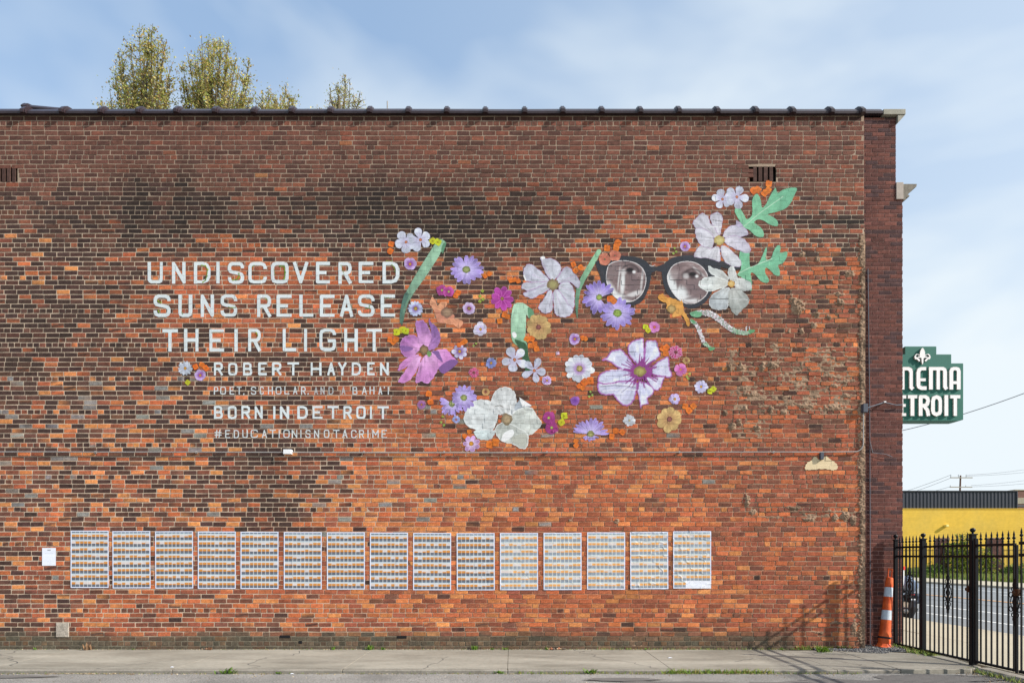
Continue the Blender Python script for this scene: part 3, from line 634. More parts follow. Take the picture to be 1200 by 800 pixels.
    def flower(s, cx, cy, rx, ry=None, n=5, c=(222, 226, 240), c2=None, edge=None, ew=.9, cc=(205, 120, 60), cr=.2, wide=1.0, a0=None, notch=0, arc=None, seed=0, halo=None, lens=None, tip=.62):
        ry = ry or rx; r = random.Random(seed+int(cx*7+cy*13)); a0 = r.uniform(0, 6.28) if a0 is None else R_(a0)
        span = 2*math.pi if arc is None else R_(arc); order = list(range(n)); r.shuffle(order)
        for k in order:
            a = a0+span*(k+.5*(arc is not None))/n+r.uniform(-.09, .09); Ln = r.uniform(.88, 1.06) if lens is None else lens[k]
            hw = math.pi/n*wide*(span/(2*math.pi))*r.uniform(.9, 1.1); P = []
            prof = ((.02, .15), (.3, .55), (tip, 1.0), (.85, .85), (.98, .42)) if not notch else ((.02, .15), (.3, .6), (tip, 1.0), (.9, .85), (1.0, .4))
            for q, wq in prof: P.append((q, wq))
            top = [(1.0-notch, 0)]; full = P+top+[(q, -wq) for q, wq in P[::-1]]
            pts = []
            for q, wq in full:
                w_ = math.tan(min(hw, 1.0))*tip*wq; px_, py_ = q*Ln, w_
                X_ = px_*math.cos(a)-py_*math.sin(a); Y_ = px_*math.sin(a)+py_*math.cos(a); pts.append((cx+X_*rx, cy+Y_*ry))
            sh = r.uniform(.8, 1.07)
            s.poly(pts, tuple(min(255, v*sh) for v in c), edge=edge, ew=ew, c2=c2, ctr=(cx, cy), vein=.22, seed=r.uniform(0, 50))
            if n <= 10 and rx > 9: s.stroke([(cx, cy), (cx+.8*rx*math.cos(a)*Ln, cy+.8*ry*math.sin(a)*Ln)], tuple(v*.8 for v in c), .35, a=.35)
        if halo is not None:
            rr = np.hypot((s.x-cx)/rx, (s.y-cy)/ry); h = (1-sstep(cr, cr*2.4, rr))*(s.A > 0)*.75
            s.C = s.C*(1-h[..., None])+lin(halo)*KA*h[..., None]
        if cr: s.disc(cx, cy, rx*cr, ry*cr, cc, tuple(v*.72 for v in cc), seed=cx)
        return s
    def film(s, name, label=None, parent=None, zoff=None, tone=.87):
        layer[0] += 1 if name != 'painted_letter' else 0; off = .0012+.00003*layer[0] if zoff is None else zoff
        A = s.A; ok = A > .08; ii = np.arange(A.size).reshape(A.shape)
        kq = (ok[:-1, :-1]*1+ok[:-1, 1:]+ok[1:, 1:]+ok[1:, :-1]).ravel() >= 3
        Q = np.stack([ii[:-1, :-1], ii[:-1, 1:], ii[1:, 1:], ii[1:, :-1]], -1).reshape(-1, 4)[kq]
        if not len(Q): print('EMPTY FILM', name, label); return None
        used = np.unique(Q); rem = np.full(A.size, -1); rem[used] = np.arange(len(used))
        gx, gz = s.GX.ravel()[used], s.GZ.ravel()[used]; h = surf(gx, gz)+off
        # paint over the recessed joints is darker and slightly more see-through
        j = (HM[np.clip((gz/HRES).astype(int), 0, HNZ-1), np.clip(((gx-X0)/HRES).astype(int), 0, HNX-1)] < -.003)
        C = s.C.reshape(-1, 3)[used]; C = C*np.where(j, .80, 1.0)[:, None]*(1+.10*(fbm(gx*30, gz*80, 2)-.5))[:, None]
        Al = A.ravel()[used]*tone*np.where(j, .93, 1)
        cx, cz = gx.mean(), gz.mean()
        V = np.stack([gx-cx, -h, gz-cz], -1)
        o = raw_mesh(name, V, rem[Q], np.concatenate([np.clip(C, 0, .85), Al[:, None]], 1), M['paint'], parent or mural)
        o.location = (cx, 0, cz)
        if label: o['label'] = label
        return o
def segd(x, y, xa, ya, xb, yb):
    L2 = (xb-xa)**2+(yb-ya)**2+1e-9; t = np.clip(((x-xa)*(xb-xa)+(y-ya)*(yb-ya))/L2, 0, 1)
    return np.hypot(x-xa-t*(xb-xa), y-ya-t*(yb-ya))
def spline(p, k=5):
    n = len(p); out = []
    for i in range(n):
        a, b, c, d = p[i-1], p[i], p[(i+1) % n], p[(i+2) % n]
        for j in range(k):
            t = j/k; t2, t3 = t*t, t*t*t
            f = lambda q: .5*((2*b[q])+(-a[q]+c[q])*t+(2*a[q]-5*b[q]+4*c[q]-d[q])*t2+(-a[q]+3*b[q]-3*c[q]+d[q])*t3)
            out.append((f(0), f(1)))
    return out
def box_of(pts, pad=3):
    return min(p[0] for p in pts)-pad, min(p[1] for p in pts)-pad, max(p[0] for p in pts)+pad, max(p[1] for p in pts)+pad

# ---- lettering: strokes in a unit box, y up
_c = .17
G = {
 'U': [[(0, 1), (0, _c), (.06, .05), (_c+.05, 0), (1-_c-.05, 0), (.94, .05), (1, _c), (1, 1)]],
 'N': [[(0, 0), (0, 1), (1, 0), (1, 1)]], 'I': [[(.5, 0), (.5, 1)]],
 'D': [[(0, 0), (0, 1), (.55, 1), (.85, .92), (1, .7), (1, .3), (.85, .08), (.55, 0), (0, 0)]],
 'S': [[(1, .74), (1, .84), (.9, .96), (.75, 1), (.25, 1), (.08, .95), (0, .83), (0, .68), (.1, .57), (.3, .53), (.7, .47), (.9, .43), (1, .31), (1, .16), (.9, .04), (.75, 0), (.25, 0), (.08, .05), (0, .16), (0, .27)]],
 'C': [[(1, .7), (1, .82), (.92, .95), (.72, 1), (.28, 1), (.08, .95), (0, .82), (0, .18), (.08, .05), (.28, 0), (.72, 0), (.92, .05), (1, .18), (1, .3)]],
 'O': [[(0, .2), (0, .8), (.08, .95), (.3, 1), (.7, 1), (.92, .95), (1, .8), (1, .2), (.92, .05), (.7, 0), (.3, 0), (.08, .05), (0, .2), (0, .3)]],
 'V': [[(0, 1), (.5, 0), (1, 1)]], 'E': [[(1, 1), (0, 1), (0, 0), (1, 0)], [(0, .5), (.85, .5)]],
 'R': [[(0, 0), (0, 1), (.7, 1), (.93, .93), (1, .8), (1, .68), (.93, .55), (.7, .48), (0, .48)], [(.5, .48), (1, 0)]],
 'L': [[(0, 1), (0, 0), (1, 0)]], 'A': [[(0, 0), (.5, 1), (1, 0)], [(.2, .3), (.8, .3)]],
 'T': [[(0, 1), (1, 1)], [(.5, 1), (.5, 0)]], 'H': [[(0, 0), (0, 1)], [(1, 0), (1, 1)], [(0, .5), (1, .5)]],
 'G': [[(1, .74), (1, .84), (.9, .96), (.7, 1), (.28, 1), (.08, .95), (0, .82), (0, .18), (.08, .05), (.28, 0), (.72, 0), (.92, .05), (1, .18), (1, .46)], [(.5, .46), (1.12, .46)]],
 'B': [[(0, 0), (0, 1), (.65, 1), (.88, .93), (.92, .8), (.92, .68), (.85, .57), (.65, .52), (0, .52)], [(.65, .52), (.92, .46), (1, .33), (1, .15), (.9, .03), (.65, 0), (0, 0)]],
 'Y': [[(0, 1), (.5, .48), (1, 1)], [(.5, .48), (.5, 0)]], 'P': [[(0, 0), (0, 1), (.7, 1), (.93, .93), (1, .8), (1, .65), (.93, .52), (.7, .45), (0, .45)]],
 'M': [[(0, 0), (0, 1), (.5, .35), (1, 1), (1, 0)]], '#': [[(.25, 0), (.35, 1)], [(.65, 0), (.75, 1)], [(0, .33), (1, .33)], [(0, .67), (1, .67)]],
 ',': [[(.6, .14), (.6, .02), (.3, -.15)]], "'": [[(.4, 1), (.5, .82)], [(.1, .95), (.9, .95)]], 'F': [[(1, 1), (0, 1), (0, 0)], [(0, .5), (.8, .5)]], '.': [[(.2, .0), (.2, .12)]],
}
def letter(ch, x0, x1, y0, y1, t, parent, cell=.005, a=1.0, c=(218, 226, 228)):
    cv = Canvas(x0-t-1, y0-t, x1+t+1, y1+t, cell); h = t/2
    if ch == 'I': x0, x1 = (x0+x1)/2-.01, (x0+x1)/2+.01; bx0, bx1 = x0, x1
    else: bx0, bx1 = x0+h, x1-h
    for st in G[ch]:
        pts = []
        for i, (u, v) in enumerate(st):
            X_ = bx0+(bx1-bx0)*u; Y_ = (y1-h)+((y0+h)-(y1-h))*v
            if i in (0, len(st)-1) and ch not in 'SCGODRBP' or (ch in 'R' and i == 1 and len(st) == 2) or (i == 0 and ch in 'DRBP'):
                # run flat-ended strokes out to the edge of the box
                j = 1 if i == 0 else -2; du, dv = u-st[j][0], v-st[j][1]; ln = math.hypot(du*(bx1-bx0), dv*(y1-y0)) or 1
                if v in (0, 1) or u in (0, 1): X_ += h*du*(bx1-bx0)/ln*(0 if 0 < v < 1 else 1); Y_ -= h*dv*(y1-y0)/ln
            pts.append((X_, Y_))
        q_ = random.uniform(.96, 1.0); cv.stroke(pts, tuple(v*q_ for v in c), t*random.uniform(.95, 1.04), a=a)
    return cv.film('painted_letter', None, parent)
LINES = [
 ('UNDISCOVERED', 306.6, 332.4, 4.3, 'largest painted words UNDISCOVERED across the top of the lettering', [(172.8, 191.2), (201.3, 218), (227, 247), (253.3, 257.8), (266.8, 286.4), (290.8, 312.8), (317.3, 338.6), (343.3, 361.5), (370, 386.8), (396.3, 412.3), (420, 438), (448, 468.2)]),
 ('SUNSRELEASE', 345, 371.5, 4.3, 'painted words SUNS RELEASE in the second line of large white letters', [(179.8, 200.2), (208.8, 225.5), (235, 251), (258.3, 278.2), (301, 318), (323.8, 342), (350.5, 367.5), (374.5, 392.2), (398.2, 414.2), (419.2, 439.2), (445.8, 463.2)]),
 ('THEIRLIGHT', 385, 411.8, 4.2, 'painted words THEIR LIGHT in the third line of large white letters', [(190, 208.8), (215.8, 233), (245, 263), (274.8, 278.8), (290.5, 306), (331, 347.4), (356, 360.3), (374, 394), (403, 419.5), (429, 447.8)]),
 ('ROBERTHAYDEN', 424.5, 439.8, 2.9, 'painted name ROBERT HAYDEN in medium white letters', [(250.5, 261.4), (267.2, 278.3), (284.6, 295.8), (302.6, 312.9), (318.8, 330), (336.6, 350.7), (363.9, 376.9), (383.4, 392.9), (396, 406.4), (412, 423.4), (430, 439.3), (445, 455.9)]),
 ("POET,SCHOLAR,ANDABAHA'I", 452.7, 462.2, 1.5, "faint small painted words POET, SCHOLAR, AND A BAHA'I", [(250.6, 256), (258, 265), (269, 274.8), (277.4, 283.5), (284.4, 287), (294, 300.4), (304.3, 309.4), (314, 320), (323, 330), (333.2, 339.2), (343.3, 348.6), (352.7, 358.4), (359.8, 362.3), (368, 372.8), (375.5, 380.5), (384.9, 391), (400, 405), (413, 419), (424, 430), (433, 439), (443.3, 448.2), (449, 452), (454.4, 456)]),
 ('BORNINDETROIT', 475.4, 490.8, 2.9, 'painted words BORN IN DETROIT in medium white letters', [(250.5, 261.3), (266.7, 277.7), (282.7, 293.4), (298.2, 308), (319.9, 322.9), (328, 339), (348.4, 360.8), (366, 378), (383.5, 397), (402.2, 412.4), (417.3, 428.7), (433.3, 436.2), (442, 455.6)]),
 ('#EDUCATIONISNOTACRIME', 503.2, 513.2, 1.55, 'thin painted hashtag EDUCATIONISNOTACRIME, lowest line of the lettering', [(250.5, 260.5), (263.9, 270), (274, 280.4), (284, 290.6), (293.8, 302.4), (306.8, 313.1), (316, 323.4), (326.6, 328.2), (332, 339.6), (341.8, 348.6), (352, 353.4), (358, 364.2), (368, 374), (379.5, 386), (390.4, 398.2), (401, 407.4), (411.4, 418), (420.8, 426.7), (430.6, 432), (436.3, 444), (447, 453.6)]),
]
for txt, y0, y1, t, lab, xs in LINES:
    ln = empty('painted_line', (0, 0, 0), parent=mural); ln['label'] = lab
    for i, (ch, (a, b)) in enumerate(zip(txt, xs)):
        al = 1.0
        if t < 2: al = .86
        if txt[0] == 'P' and 13 <= i <= 16: al = .55
        yy = random.uniform(-.25, .25)
        ya = y0 if ch != "'" else y0-.3
        letter(ch, a, b, ya+yy, y1+yy, t, ln, cell=.006 if t > 3 else .0045, a=al)
# artist's mark under the leaves
sg_ = Canvas(862, 380, 884, 392, .004)
for pts in ([(867, 386), (867, 388), (868.5, 388.2), (869.5, 386)], [(871, 387.4), (872, 388.2)], [(876, 382.5), (874.2, 383.2), (874.2, 388)], [(873.6, 385.3), (875.8, 385.3)], [(878, 382.3), (878.4, 386.6)]): sg_.stroke(pts, (218, 220, 230), 1.05, a=.9)
sg_.film('painted_signature', 'tiny white signature marks above the green tip of the flower spike', mural)

# ---- green ribbons, stems and leaves first (lowest layers)
def stem(pts, c, c2, label, extra=None, name='painted_stem'):
    cv = Canvas(*box_of(pts, 9)); cv.stroke(pts, c, 5, c2=c2, flat=False)
    if extra: extra(cv)
    k = cv.A > 0; cv.C *= (1+.6*(fbm(cv.x/4, cv.y/7, 3)-.5))[..., None]
    return cv.film(name, label)
stem([(516, 285, 10), (509, 298, 12), (500, 312, 12), (491, 326, 11), (482, 340, 9), (475.5, 352, 7.5), (472, 364, 6.5), (471, 374, 5), (471, 381, 1.5)], (158, 198, 168), (62, 96, 84), 'long curved green painted stem beside the last letters', lambda c: (c.poly([(509, 284), (514, 280.5), (519, 281), (523, 285), (517, 287)], (150, 192, 160)), c.poly([(519, 286), (523, 285), (521, 292), (519, 297.5), (517, 294)], (92, 138, 108)), c.poly([(474, 344), (479, 346), (473, 362), (469, 380), (468.5, 366)], (82, 116, 104))))
stem([(702, 294.5, 5.5), (697, 303, 6.5), (690, 315, 7), (683, 327, 6.5), (678, 339, 5.5), (676, 352, 5), (676, 366, 3), (676.5, 373, 1)], (150, 198, 160), (66, 104, 86), 'slim curved green painted stem beside the spectacles')
cv = Canvas(594, 350, 632, 442)
cv.poly([(603, 356), (612, 354.5), (619, 359), (625, 364), (626, 372), (620, 373), (617, 369), (616.5, 382), (616, 396), (618, 404), (620, 418), (624, 434), (617, 437), (612, 420), (609, 408), (602, 402), (599, 394), (598.5, 378), (600, 364)], (106, 158, 122), c2=(176, 212, 184), vein=.2, ctr=(608, 350))
cv.poly([(603, 398), (611, 400), (617, 404), (620, 418), (624, 434), (617, 437), (612, 420), (608, 408)], (58, 94, 68), vein=.2)
cv.poly([(619, 360), (625, 364), (626, 372), (620, 373), (618.5, 366)], (98, 146, 112))
cv.poly([(600, 390), (604, 389.5), (605.5, 394), (602, 396)], (240, 242, 238)); cv.film('painted_ribbon', 'broad curled pale green painted ribbon above the white blossoms')
LEAF1 = [(871, 266), (866, 258), (861, 249), (862, 244), (867, 244), (871, 250), (875, 256.5), (880, 254), (881.5, 247), (881, 236), (884, 229), (888, 227.5), (891.5, 234), (893, 243), (897, 240), (901, 232), (905, 225), (909, 220), (911.5, 226), (918, 222), (927, 220), (934, 221), (931, 229), (926, 239), (918, 246), (904, 250), (900, 251.5), (907, 255), (911.5, 260), (911, 265), (903, 264), (895, 259), (888, 257.5), (884, 261), (891, 266), (895, 272), (894, 278), (886, 277), (878, 270)]
cv = Canvas(*box_of(LEAF1)); cv.poly(LEAF1, (108, 172, 138), vein=.22, c2=(126, 188, 150), ctr=(872, 265)); cv.stroke([(870, 267), (890, 250), (918, 230)], (186, 216, 190), .9, a=.8)
for a, b in (((880, 258), (866, 248)), ((890, 250), (886, 232)), ((893, 248), (908, 262)), ((884, 256), (890, 273))): cv.stroke([a, b], (140, 196, 160), .5, a=.6)
cv.film('painted_leaf', 'large lobed green painted leaf at the upper right end of the mural')
LEAF2 = [(864, 322), (868, 315), (866, 303), (868, 293), (878, 292), (879, 312), (888, 309), (893, 300), (897, 290.5), (899, 292), (897.5, 303), (903, 303), (907, 293), (912, 287), (915, 290), (914.5, 296), (922, 294.5), (922.5, 300), (918, 308), (912, 311), (914, 317), (913.5, 323), (908, 322.5), (902, 316.5), (897.5, 314), (897, 320), (901.5, 328), (899, 331.5), (892, 330), (885, 322), (880, 320), (881, 331), (880.5, 341), (875.5, 336), (870, 326)]
cv = Canvas(*box_of(LEAF2)); cv.poly(LEAF2, (112, 176, 142), vein=.22, c2=(124, 188, 150), ctr=(864, 321)); cv.stroke([(864, 321), (880, 313), (905, 303)], (200, 224, 202), .9, a=.8)
cv.poly([(844, 306), (850, 312), (855, 318), (851, 321), (845, 317)], (104, 164, 130)); cv.film('painted_leaf', 'lower lobed green painted leaf right of the white blossoms')

# ---- spectacles
RL = [(711, 316), (714, 309.5), (722, 305.7), (733, 305), (745, 308), (753, 314), (757, 323), (757, 333), (753, 344), (746, 351), (737, 354.3), (727, 352.5), (719, 347), (713, 338), (710, 327)]
RR = [(783, 319), (789, 310.5), (800, 306.2), (812, 306.6), (822, 311.5), (829, 321), (831.5, 334), (828.5, 345), (820, 353), (810, 356.8), (800, 354.5), (791, 347), (784, 336), (781.5, 326)]
cv = Canvas(693, 295, 871, 366)
fr_c = (50, 54, 62)
cv.poly([(703, 312), (712, 303.5), (724, 299.8), (740, 300), (752, 303), (760, 309), (763.5, 317), (762, 331), (757, 346), (750, 355), (738, 358.5), (726, 356.5), (715, 350), (707, 338), (703.5, 325), (700, 316)], fr_c, vein=.08)
cv.poly([(776, 313), (785, 303.5), (798, 299.5), (815, 299.3), (830, 302.5), (842, 308), (845, 314), (840, 320), (836.5, 325), (836, 335), (832.5, 346), (825, 355.5), (812, 361.5), (801, 359.5), (789, 352), (780, 340.5), (776, 326)], fr_c, vein=.08)
cv.poly([(697, 307), (706, 303), (709, 312), (704, 321), (700, 316)], fr_c, smooth=False); cv.poly([(757, 309), (763, 311.8), (770, 312.2), (778, 309), (782, 317), (776, 319), (769, 317.5), (761, 321)], fr_c, smooth=False)
cv.poly([(832, 303), (845, 305.5), (858, 309), (867, 310), (868, 315), (860, 317), (845, 313), (836, 322)], fr_c, smooth=False)
cv.stroke([(761, 310.5), (764, 312), (768, 310.5)], (225, 222, 220), .9)
cv.film('spectacle_frame', 'dark round painted spectacle frame')
def lens(P, eye, sw):
    cv = Canvas(*box_of(P, 2), .005); cv.poly(P, (132, 112, 112)); k = cv.A > 0
    x, y = cv.x, cv.y; cx, cy = sum(p[0] for p in P)/len(P), sum(p[1] for p in P)/len(P)
    def mixc(m, c, a=1): cv.C[:] = cv.C*(1-(m*a)[..., None])+lin(c)*KA*(m*a)[..., None]
    g = lambda px, py, rx, ry, rot=0: np.exp(-((((x-px)*math.cos(rot)+(y-py)*math.sin(rot))/rx)**2+((-(x-px)*math.sin(rot)+(y-py)*math.cos(rot))/ry)**2)**2)
    sw_ = fbm(x/9+cx, y/7, 3); mixc(sstep(.5, .75, sw_), (176, 156, 156), .5); mixc(sstep(.55, .2, sw_), (96, 78, 80), .5)
    for px, py, rx, ry, ro, c, a in sw: mixc(g(cx+px, cy+py, rx, ry, ro), c, a)
    ex, ey = eye
    ring = np.exp(-(((np.hypot((x-ex)/9.5, (y-ey)/7)-1.0))/.16)**2)*(y < ey+2); mixc(ring, (70, 58, 60), .8)
    mixc(g(ex-8, ey+1, 4, 3.2), (206, 200, 200), .8); mixc(g(ex, ey, 5.2, 4.6), (60, 50, 54), .95); mixc(g(ex-.6, ey-1.5, 4.4, 2.2), (26, 24, 28), 1); mixc(g(ex+4.5, ey+1.2, 2, 1.8), (232, 230, 230), 1)
    cv.put((k & (cv.edist(spline(P)) < 1.0)).astype(float), (226, 220, 220), .85)
    return cv
l1 = lens(RL, (738.5, 317.5), [(-16, -10, 8, 9, 0, (128, 112, 112), .8), (-16, 14, 5, 16, -.5, (224, 226, 226), .95), (-6, 20, 13, 4, .4, (228, 228, 228), .95), (-3.5, 3, 2.6, 15, .05, (226, 226, 226), .95), (-8, -2, 1, 14, .1, (205, 200, 200), .9), (8, 4, 6.5, 15, 0, (118, 100, 102), .9), (10, 16, 10, 3, -.3, (214, 210, 210), .9), (4, 21, 9, 2.2, .1, (120, 104, 106), .9), (19, 0, 1.4, 18, .1, (200, 194, 194), .9), (12, -14, 9, 2.5, .6, (92, 78, 82), .8)])
l1.film('spectacle_lens', 'left painted spectacle lens showing an eye')
l2 = lens(RR, (812, 322.5), [(-18, 4, 5, 20, -.35, (228, 230, 230), .95), (-9, 14, 9, 9, .5, (230, 232, 232), .95), (0, 20, 14, 4, .2, (224, 222, 222), .9), (-15, -8, 6, 7, 0, (160, 146, 146), .8), (-2, -10, 6, 4, -.5, (80, 68, 70), .8), (-11, -2, 1.6, 12, .1, (112, 96, 98), .8), (8, 6, 10, 9, .2, (124, 106, 108), .85), (6, 18, 9, 2, -.2, (120, 104, 106), .8), (13, -12, 10, 1.6, .7, (214, 208, 208), .8)])
l2.film('spectacle_lens', 'right painted spectacle lens showing an eye')

# ---- big flowers traced petal by petal
def traced(name, label, petals, ctr, disc, veins=None, cell=.006, post=None):
    allp = [p for q in petals for p in q[0]]; cv = Canvas(*box_of(allp, 3), cell)
    for i, (P, c, c2, e, ew) in enumerate(petals): cv.poly(P, c, edge=e, ew=ew, c2=c2, ctr=ctr, vein=.28, seed=i*3.7, wob=.35)
    if veins: veins(cv)
    if disc: cv.disc(ctr[0], ctr[1], disc[0], disc[1], disc[2], disc[3])
    if post: post(cv)
    return cv.film(name, label)
pk, pk2, pu = (196, 128, 190), (216, 158, 208), (130, 94, 152)
def crease(cv, pts, c, w, a=.6):
    k = cv.A.copy(); cv.stroke(pts, c, w, a=a); cv.A = k
traced('painted_flower', 'large pink and purple painted cosmos flower right of the words THEIR LIGHT', [
    ([(487, 377), (492, 375.5), (496.5, 375.5), (503, 385), (507, 399), (501, 408), (492, 401), (488, 388)], (160, 110, 170), pk2, (190, 140, 195), 1),
    ([(503, 372.5), (505.5, 378), (510, 381), (514.5, 388), (516.5, 396), (513.5, 405), (507, 410), (501, 409.5), (505.5, 397), (504.5, 385), (502.5, 378)], (132, 96, 156), (170, 120, 178), None, 1),
    ([(468.5, 404), (472, 396), (478, 393), (485, 392.5), (493, 398), (497, 407), (491, 411), (482, 418.5), (474, 417.5), (469.5, 411)], (166, 108, 168), pk2, (196, 140, 196), 1),
    ([(491, 415), (481, 417.5), (471, 424), (466, 434), (474, 431.5), (484, 424)], pk, pk2, None, 1),
    ([(494, 419), (488, 435), (478, 447), (467, 448), (468.5, 443), (475, 434), (481, 424), (489, 417.5)], pk, (218, 168, 212), (206, 146, 200), 1),
    ([(505, 412), (512, 410), (523, 409), (530, 417), (537, 424.5), (528, 431), (521, 437.5), (513.5, 432.5), (510, 423), (506, 416)], pk, pk2, None, 1),
    ([(498, 416.5), (493, 424), (487, 443), (488, 449), (494, 447), (501, 449.5), (509, 441), (513.5, 431), (511.5, 422), (505, 415)], (200, 134, 196), (222, 168, 214), (210, 150, 206), 1)],
    (497, 410), (5.2, 6, (150, 122, 88), (112, 88, 70)), post=lambda c: (c.poly([(506, 412), (513, 411), (516, 416), (519, 424), (514, 421), (510, 416)], pu), c.poly([(521, 425), (530, 421), (537, 424.5), (521, 437.5), (514, 432)], (126, 88, 146)), c.poly([(469, 405), (480, 406), (484, 409), (476, 412), (470, 410)], (136, 96, 156)), c.disc(503, 414.5, 2.6, 3.4, (112, 150, 92))))
W1, W1b, PE = (188, 188, 200), (200, 202, 212), (172, 136, 178)
traced('painted_flower', 'large pale grey-lilac painted flower with thin pink edges left of the spectacles', [
    ([(652, 327), (657, 319), (661, 313.5), (667, 313), (675, 322), (680, 331), (677, 338), (668, 331), (655, 332)], (176, 176, 190), W1b, PE, .9),
    ([(633, 302), (638, 302.5), (648, 303), (657, 311), (657, 319), (650, 328), (643, 326), (637, 315)], W1, W1b, PE, .9),
    ([(613, 322), (614, 314), (621, 309), (633, 317), (643, 326.5), (641, 330), (620, 330.5), (614, 325)], (186, 186, 200), W1b, PE, .9),
    ([(610.5, 337), (614, 331), (625, 330.5), (642, 330), (640, 334), (622, 341), (613, 339)], W1, W1b, PE, .9),
    ([(641, 332), (644, 339), (632, 346), (624, 350), (614.5, 347), (613.5, 343), (624, 339)], (182, 182, 198), W1b, PE, .9),
    ([(643, 340), (647.5, 342), (648, 360), (645, 366), (638, 367.5), (633, 364), (630.5, 359.5), (637, 350)], (186, 186, 198), (194, 196, 206), PE, .9),
    ([(656, 333), (666, 329.5), (673, 340), (673.5, 352), (672.5, 361), (665, 357), (655, 341)], (190, 190, 202), W1b, PE, .9),
    ([(648.5, 341), (655, 340), (665, 355), (672, 362), (669, 369), (662, 372), (655, 371), (650, 367), (648.5, 355)], W1, W1b, PE, .9)],
    (648, 333.5), (6.8, 6.4, (160, 152, 104), (128, 112, 84)), veins=lambda c: [crease(c, [(648, 333), (648+28*math.cos(a), 333+26*math.sin(a))], (188, 150, 190), .55, .6) for a in (.35, .9, 1.25, 1.7, 2.3, 2.9, 3.6, 4.3, 5.3, 5.9)], post=lambda c: (c.poly([(634.5, 300.5), (638.5, 300.5), (638, 303.5), (634, 303)], (244, 244, 244)), c.poly([(613, 323), (614.5, 322.5), (617, 329), (615.5, 329)], (236, 238, 240))))
C1, C1b, CE = (212, 214, 238), (194, 194, 222), (164, 70, 162)
def cveins(c):
    r = random.Random(4)
    c.disc(750, 435.5, 11.5, 10, (134, 58, 128), rag=.35, seed=3)
    for k in range(22):
        a = k*.2856+r.uniform(-.1, .1); L0 = r.uniform(14, 25); c.stroke([(750+5*math.cos(a), 435+5*math.sin(a), 2.4), (750+.6*L0*math.cos(a), 435+.55*L0*math.sin(a), 1.7), (750+L0*math.cos(a+.05), 435+L0*.9*math.sin(a+.05), .7)], (140, 60, 134), 2, a=.95)
    for k in range(40):
        a = r.uniform(0, 6.28); L0 = r.uniform(11, 24); crease(c, [(750+5*math.cos(a), 435+5*math.sin(a)), (750+L0*math.cos(a), 435+L0*.9*math.sin(a))], (140, 64, 136), r.uniform(1.0, 2.2), .85)
    rr = np.hypot((c.x-750), (c.y-435)); h = (1-sstep(7, 12, rr))*(c.A > 0)*.8; c.C = c.C*(1-h[..., None])+lin((140, 62, 134))*h[..., None]
traced('painted_flower', 'largest white and lilac painted flower with purple edges below the spectacles', [
    ([(762, 433), (770, 424), (777, 420), (783, 417), (784.5, 424), (785, 431), (788, 440), (783, 443), (778, 441.5), (765, 440)], (210, 208, 230), C1b, CE, 2.1),
    ([(736, 405), (741, 399.5), (748, 397), (753.5, 396), (755, 403), (755.5, 415), (754, 426), (749, 430), (742, 423), (736, 414)], C1, C1b, CE, 2.1),
    ([(757, 399.5), (764, 398.5), (769.5, 399.5), (772, 408), (774, 416), (767, 423), (756, 430), (754.5, 424), (755.5, 410)], C1, C1b, CE, 1.9),
    ([(704.5, 422), (711, 418), (716, 411), (722, 409.5), (728, 409), (735, 416), (741, 424), (744, 431), (735, 435), (724, 431), (714, 424)], (204, 206, 228), C1b, CE, 2.3),
    ([(701.5, 440), (708, 435), (716, 433), (728, 432.5), (738, 433.5), (746, 440), (742, 447), (730, 448), (712, 452), (701, 448)], C1, C1b, CE, 2.1),
    ([(757, 441), (770, 441), (779, 441), (777, 447), (774, 455), (767, 457.5), (758, 448)], (208, 206, 228), C1b, CE, 1.8),
    ([(701, 448), (712, 449), (727, 446), (741, 446), (747, 449), (746, 459), (743, 469), (737, 475), (730, 475), (723, 469), (718, 463), (710, 463.5), (703, 461), (700, 455)], (202, 202, 224), C1b, CE, 2.3),
    ([(748, 447), (757, 448), (766, 455), (765, 462), (759, 467), (760, 473), (753, 475), (750.5, 479), (749, 470), (746.5, 456)], C1, C1b, CE, 1.8)],
    (750, 435), (7, 6, (168, 160, 92), (132, 116, 70)), veins=cveins, post=lambda c: [crease(c, p, (244, 244, 248), .8, .7) for p in ([(703, 451.5), (720, 449.5), (745, 452)], [(706, 458), (730, 456), (748, 457)], [(712, 433.6), (730, 433)])]+[crease(c, p, (120, 118, 130), .9, .6) for p in ([(703, 453), (722, 451.5), (746, 454)], [(728, 460), (738, 452)])])
GW = (206, 210, 210)
